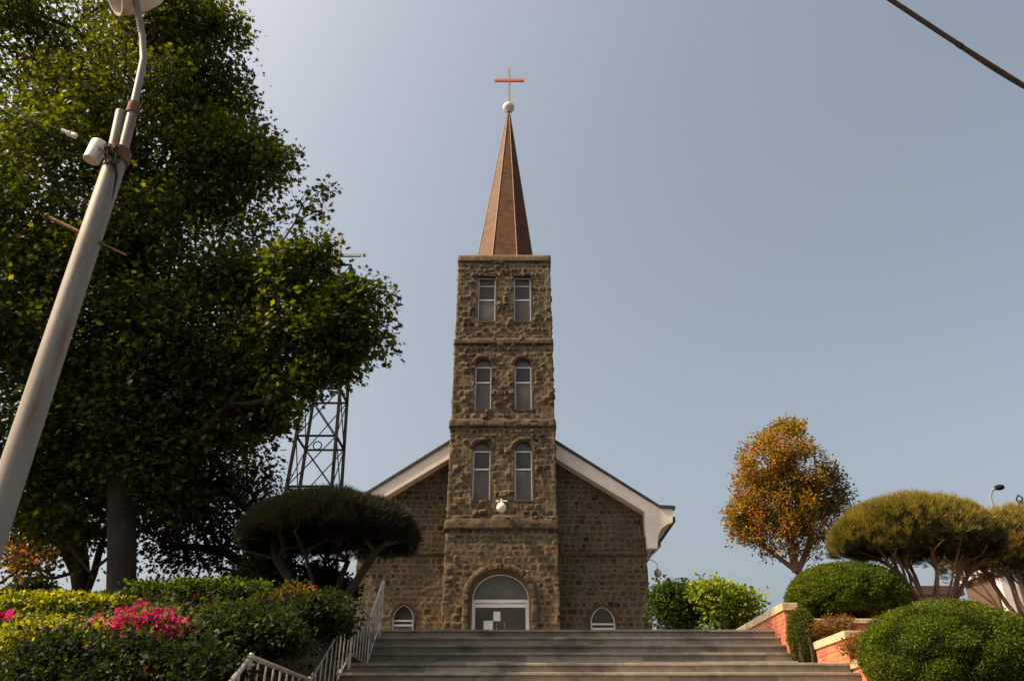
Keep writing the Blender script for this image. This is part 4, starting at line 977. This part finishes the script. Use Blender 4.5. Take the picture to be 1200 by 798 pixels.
loose_shrub('shrub with orange and yellow new leaves under the dark topiary pine', [(350, 712, 22, 30, 0), (335, 725, 24, 24, 0)], 11.8, 66, [(.16,.07,.015),(.1,.09,.02),(.025,.035,.008)], [2, 2, 5], 50, .1, .06, bz_at(350, 730, 11.8), group='shrubs on the left bank')
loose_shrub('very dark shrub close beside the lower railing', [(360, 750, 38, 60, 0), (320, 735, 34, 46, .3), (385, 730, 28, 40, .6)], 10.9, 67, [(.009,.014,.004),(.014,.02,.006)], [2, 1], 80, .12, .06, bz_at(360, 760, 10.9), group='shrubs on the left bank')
def azalea(label, spots, Y, seed, bz, per=26, cols=((.34,.018,.075),(.46,.04,.12),(.24,.012,.055)), sz=.055):
    rs = np.random.RandomState(seed); t = loose_shrub(label, spots, Y, seed+100, [(.04,.06,.012),(.06,.09,.015)], [2, 1], 30, .1, .05, bz, name='azalea_shrub', group='azaleas in bloom on the left bank')
    cl = clump_points(rs, [blob(px, py, r, Y+dy, int(n*1.3)) for (px, py, r, n, dy) in spots]); cl[:, 1] -= .06
    leafy_crown('flowers', rs, cl, per, .055, sz, 'leaf', list(cols), [2, 2, 1], M['petal'], t, droop=-.2, var=.25)
azalea('bright magenta-pink azalea in full bloom in the middle of the left bank', [(168, 742, 30, 40, 0), (122, 752, 22, 22, 0), (204, 744, 18, 14, 0), (165, 760, 44, 34, 0), (160, 728, 14, 9, 0)], 9.6, 70, bz_at(165, 760, 9.6))
azalea('single pink-blooming azalea sprig at the far left edge above the yellowish shrub', [(10, 729, 3, 4, 0)], 10.6, 71, bz_at(10, 740, 10.6), per=30, sz=.075)
azalea('few dim pink azalea blooms at the bottom edge of the bank', [(178, 797, 16, 6, 0)], 8.0, 72, bz_at(175, 798, 8.0), per=14, cols=((.2,.012,.045),(.26,.02,.06),(.15,.01,.035)))
azalea('tiny pink azalea bloom beside the thick trunk on the skyline', [(240, 700, 2, 3, 0)], 11.8, 73, bz_at(240, 710, 11.8), per=22)
# ground cover on the bank
rs = np.random.RandomState(80); n = 60000
gx_ = rs.uniform(-16, XL-.25, n); gy_ = rs.uniform(4, 15.5, n); gz_ = bank_h(gx_, gy_)+rs.uniform(0, .12, n)
e_ = smooth(-gx_, -XL+.1, -XL+1.1); gz_ = gz_*e_+(1-e_)*np.minimum(gz_, np.interp(gy_, [5.0, 8.1, 11.2, 13.45, 14.8, 16], [0.0, LOW, LOW, LAND, LAND, TOP]))
gc = leaves('ground_cover', np.stack([gx_, gy_, gz_], -1), rdir(rs, n)+np.array([0, 0, .5]), rdir(rs, n)+np.array([0, 0, 1]), rs.uniform(.05, .12, n), 'leaf', palette(rs, n, [(.015,.025,.006),(.025,.04,.008),(.02,.02,.007)], [2, 1, 1]), M['leaf'], None)
tag(gc, 'low dark leafy ground cover over the left bank', 'ground cover', kind='stuff')

# ================================================================== FAR RIGHT BEHIND THE PINES
HY = 30.0
a = P(1118, 700, HY); b = P(1300, 645, HY)
h = thing('house', (b.x, HY+3, TOP), 'low brown building with white canopy edge and blue panel, behind the right pine', 'house')
m_ = MB(); zc1 = P(0, 668, HY).z; x0 = P(1166, 670, HY).x; m_.box(x0+.2, x0+9, HY+.6, HY+2.6, TOP, zc1); m_.build('wall', M['housewall'], h)
m_ = MB(); m_.box(x0, x0+9.3, HY, HY+2.8, zc1+.003, P(0, 652, HY).z); m_.build('canopy', M['housewhite'], h)
m_ = MB(); m_.prism([(x0+.3, P(0,652,HY).z+.003), (x0+9.2, P(0,652,HY).z+.003), (x0+9.2, P(0,600,HY).z), (x0+1.9, P(0,597,HY).z), (x0+1.6, P(0, 645, HY).z)], HY+1.2, HY+2.4); m_.build('roof', M['housewall'], h)
m_ = MB(); q0 = P(1186, 668, HY-.1); m_.box(q0.x, q0.x+2.2, HY-.12, HY-.02, P(0, 664, HY).z, P(0, 652, HY).z+.25); m_.build('blue_panel', M['blue'], h)
m_ = MB(); m_.bar((x0+.35, HY+.3, TOP), (x0+.35, HY+.3, zc1), .3); m_.build('column', M['housewhite'], h)
m_ = MB(); m_.box(x0+1.5, x0+3, HY+.55, HY+.598, TOP+.9, zc1-.7); m_.build('window', M['glass'], h)
PY_ = 26.0; x0 = P(1066, 690, PY_).x; x1 = P(1122, 690, PY_).x
h = thing('shed', ((x0+x1)/2, PY_+1, TOP), 'small shed with a flat brown roof edge and pale wall between the pine stems', 'shed')
m_ = MB(); m_.box(x0, x1, PY_+.2, PY_+2.4, TOP, P(0, 697, PY_).z); m_.build('wall', M['housewhite'], h)
m_ = MB(); m_.box(x0-.25, x1+.2, PY_, PY_+2.6, P(0, 697, PY_).z+.003, P(0, 686, PY_).z); m_.build('roof', M['housewall'], h)
m_ = MB(); m_.box(x0+.4, x0+.9, PY_+.15, PY_+.198, TOP, P(0, 700, PY_).z-.1); m_.build('door', M['housewall'], h)
SY = 27.0; p1, p0 = P(1163, 590, SY), P(1168, 640, SY)
s_ = thing('street_lamp', (p1.x, SY, TOP), 'distant grey street lamp on a curved arm above the umbrella pine on the right', 'street lamp')
m_ = MB(); m_.tube([(p1.x, SY, TOP), (p1.x, SY, P(0, 600, SY).z)], [.09, .06], n=10); m_.build('pole', M['lampgrey'], s_, smooth=True)
m_ = MB(); m_.tube([(p1.x, SY, P(0, 600, SY).z), P(1161, 583, SY), P(1162, 576, SY), P(1166, 572, SY), P(1170, 571, SY)], .038, n=8); m_.build('arm', M['lampgrey'], s_, smooth=True)
m_ = MB(); m_.lathe([(.01,-.2),(.08,-.15),(.11,0),(.08,.15),(.01,.2)], P(1171, 571, SY), (1,0,.15), 12); m_.build('lamp_head', M['lattice'], s_, smooth=True)
q = P(1196, 597, HY-.3)
s_ = thing('curled_lamp_bracket', q, 'small black curled lamp on the roof line at the right edge', 'lamp')
m_ = MB(); m_.tube([P(1190, 599, HY+2), P(1193, 596, HY+2), P(1194, 590, HY+2), P(1191, 585, HY+2), P(1193, 580, HY+2), P(1198, 583, HY+2), P(1198, 590, HY+2)], .035, n=6); m_.build('bracket', M['cable'], s_)
m_ = MB(); m_.lathe([(.01,.2),(.1,.12),(.16,-.1),(.14,-.12),(.01,-.1)], P(1197, 591, HY+2), n=12); m_.build('lamp_shade', M['cable'], s_, smooth=True)
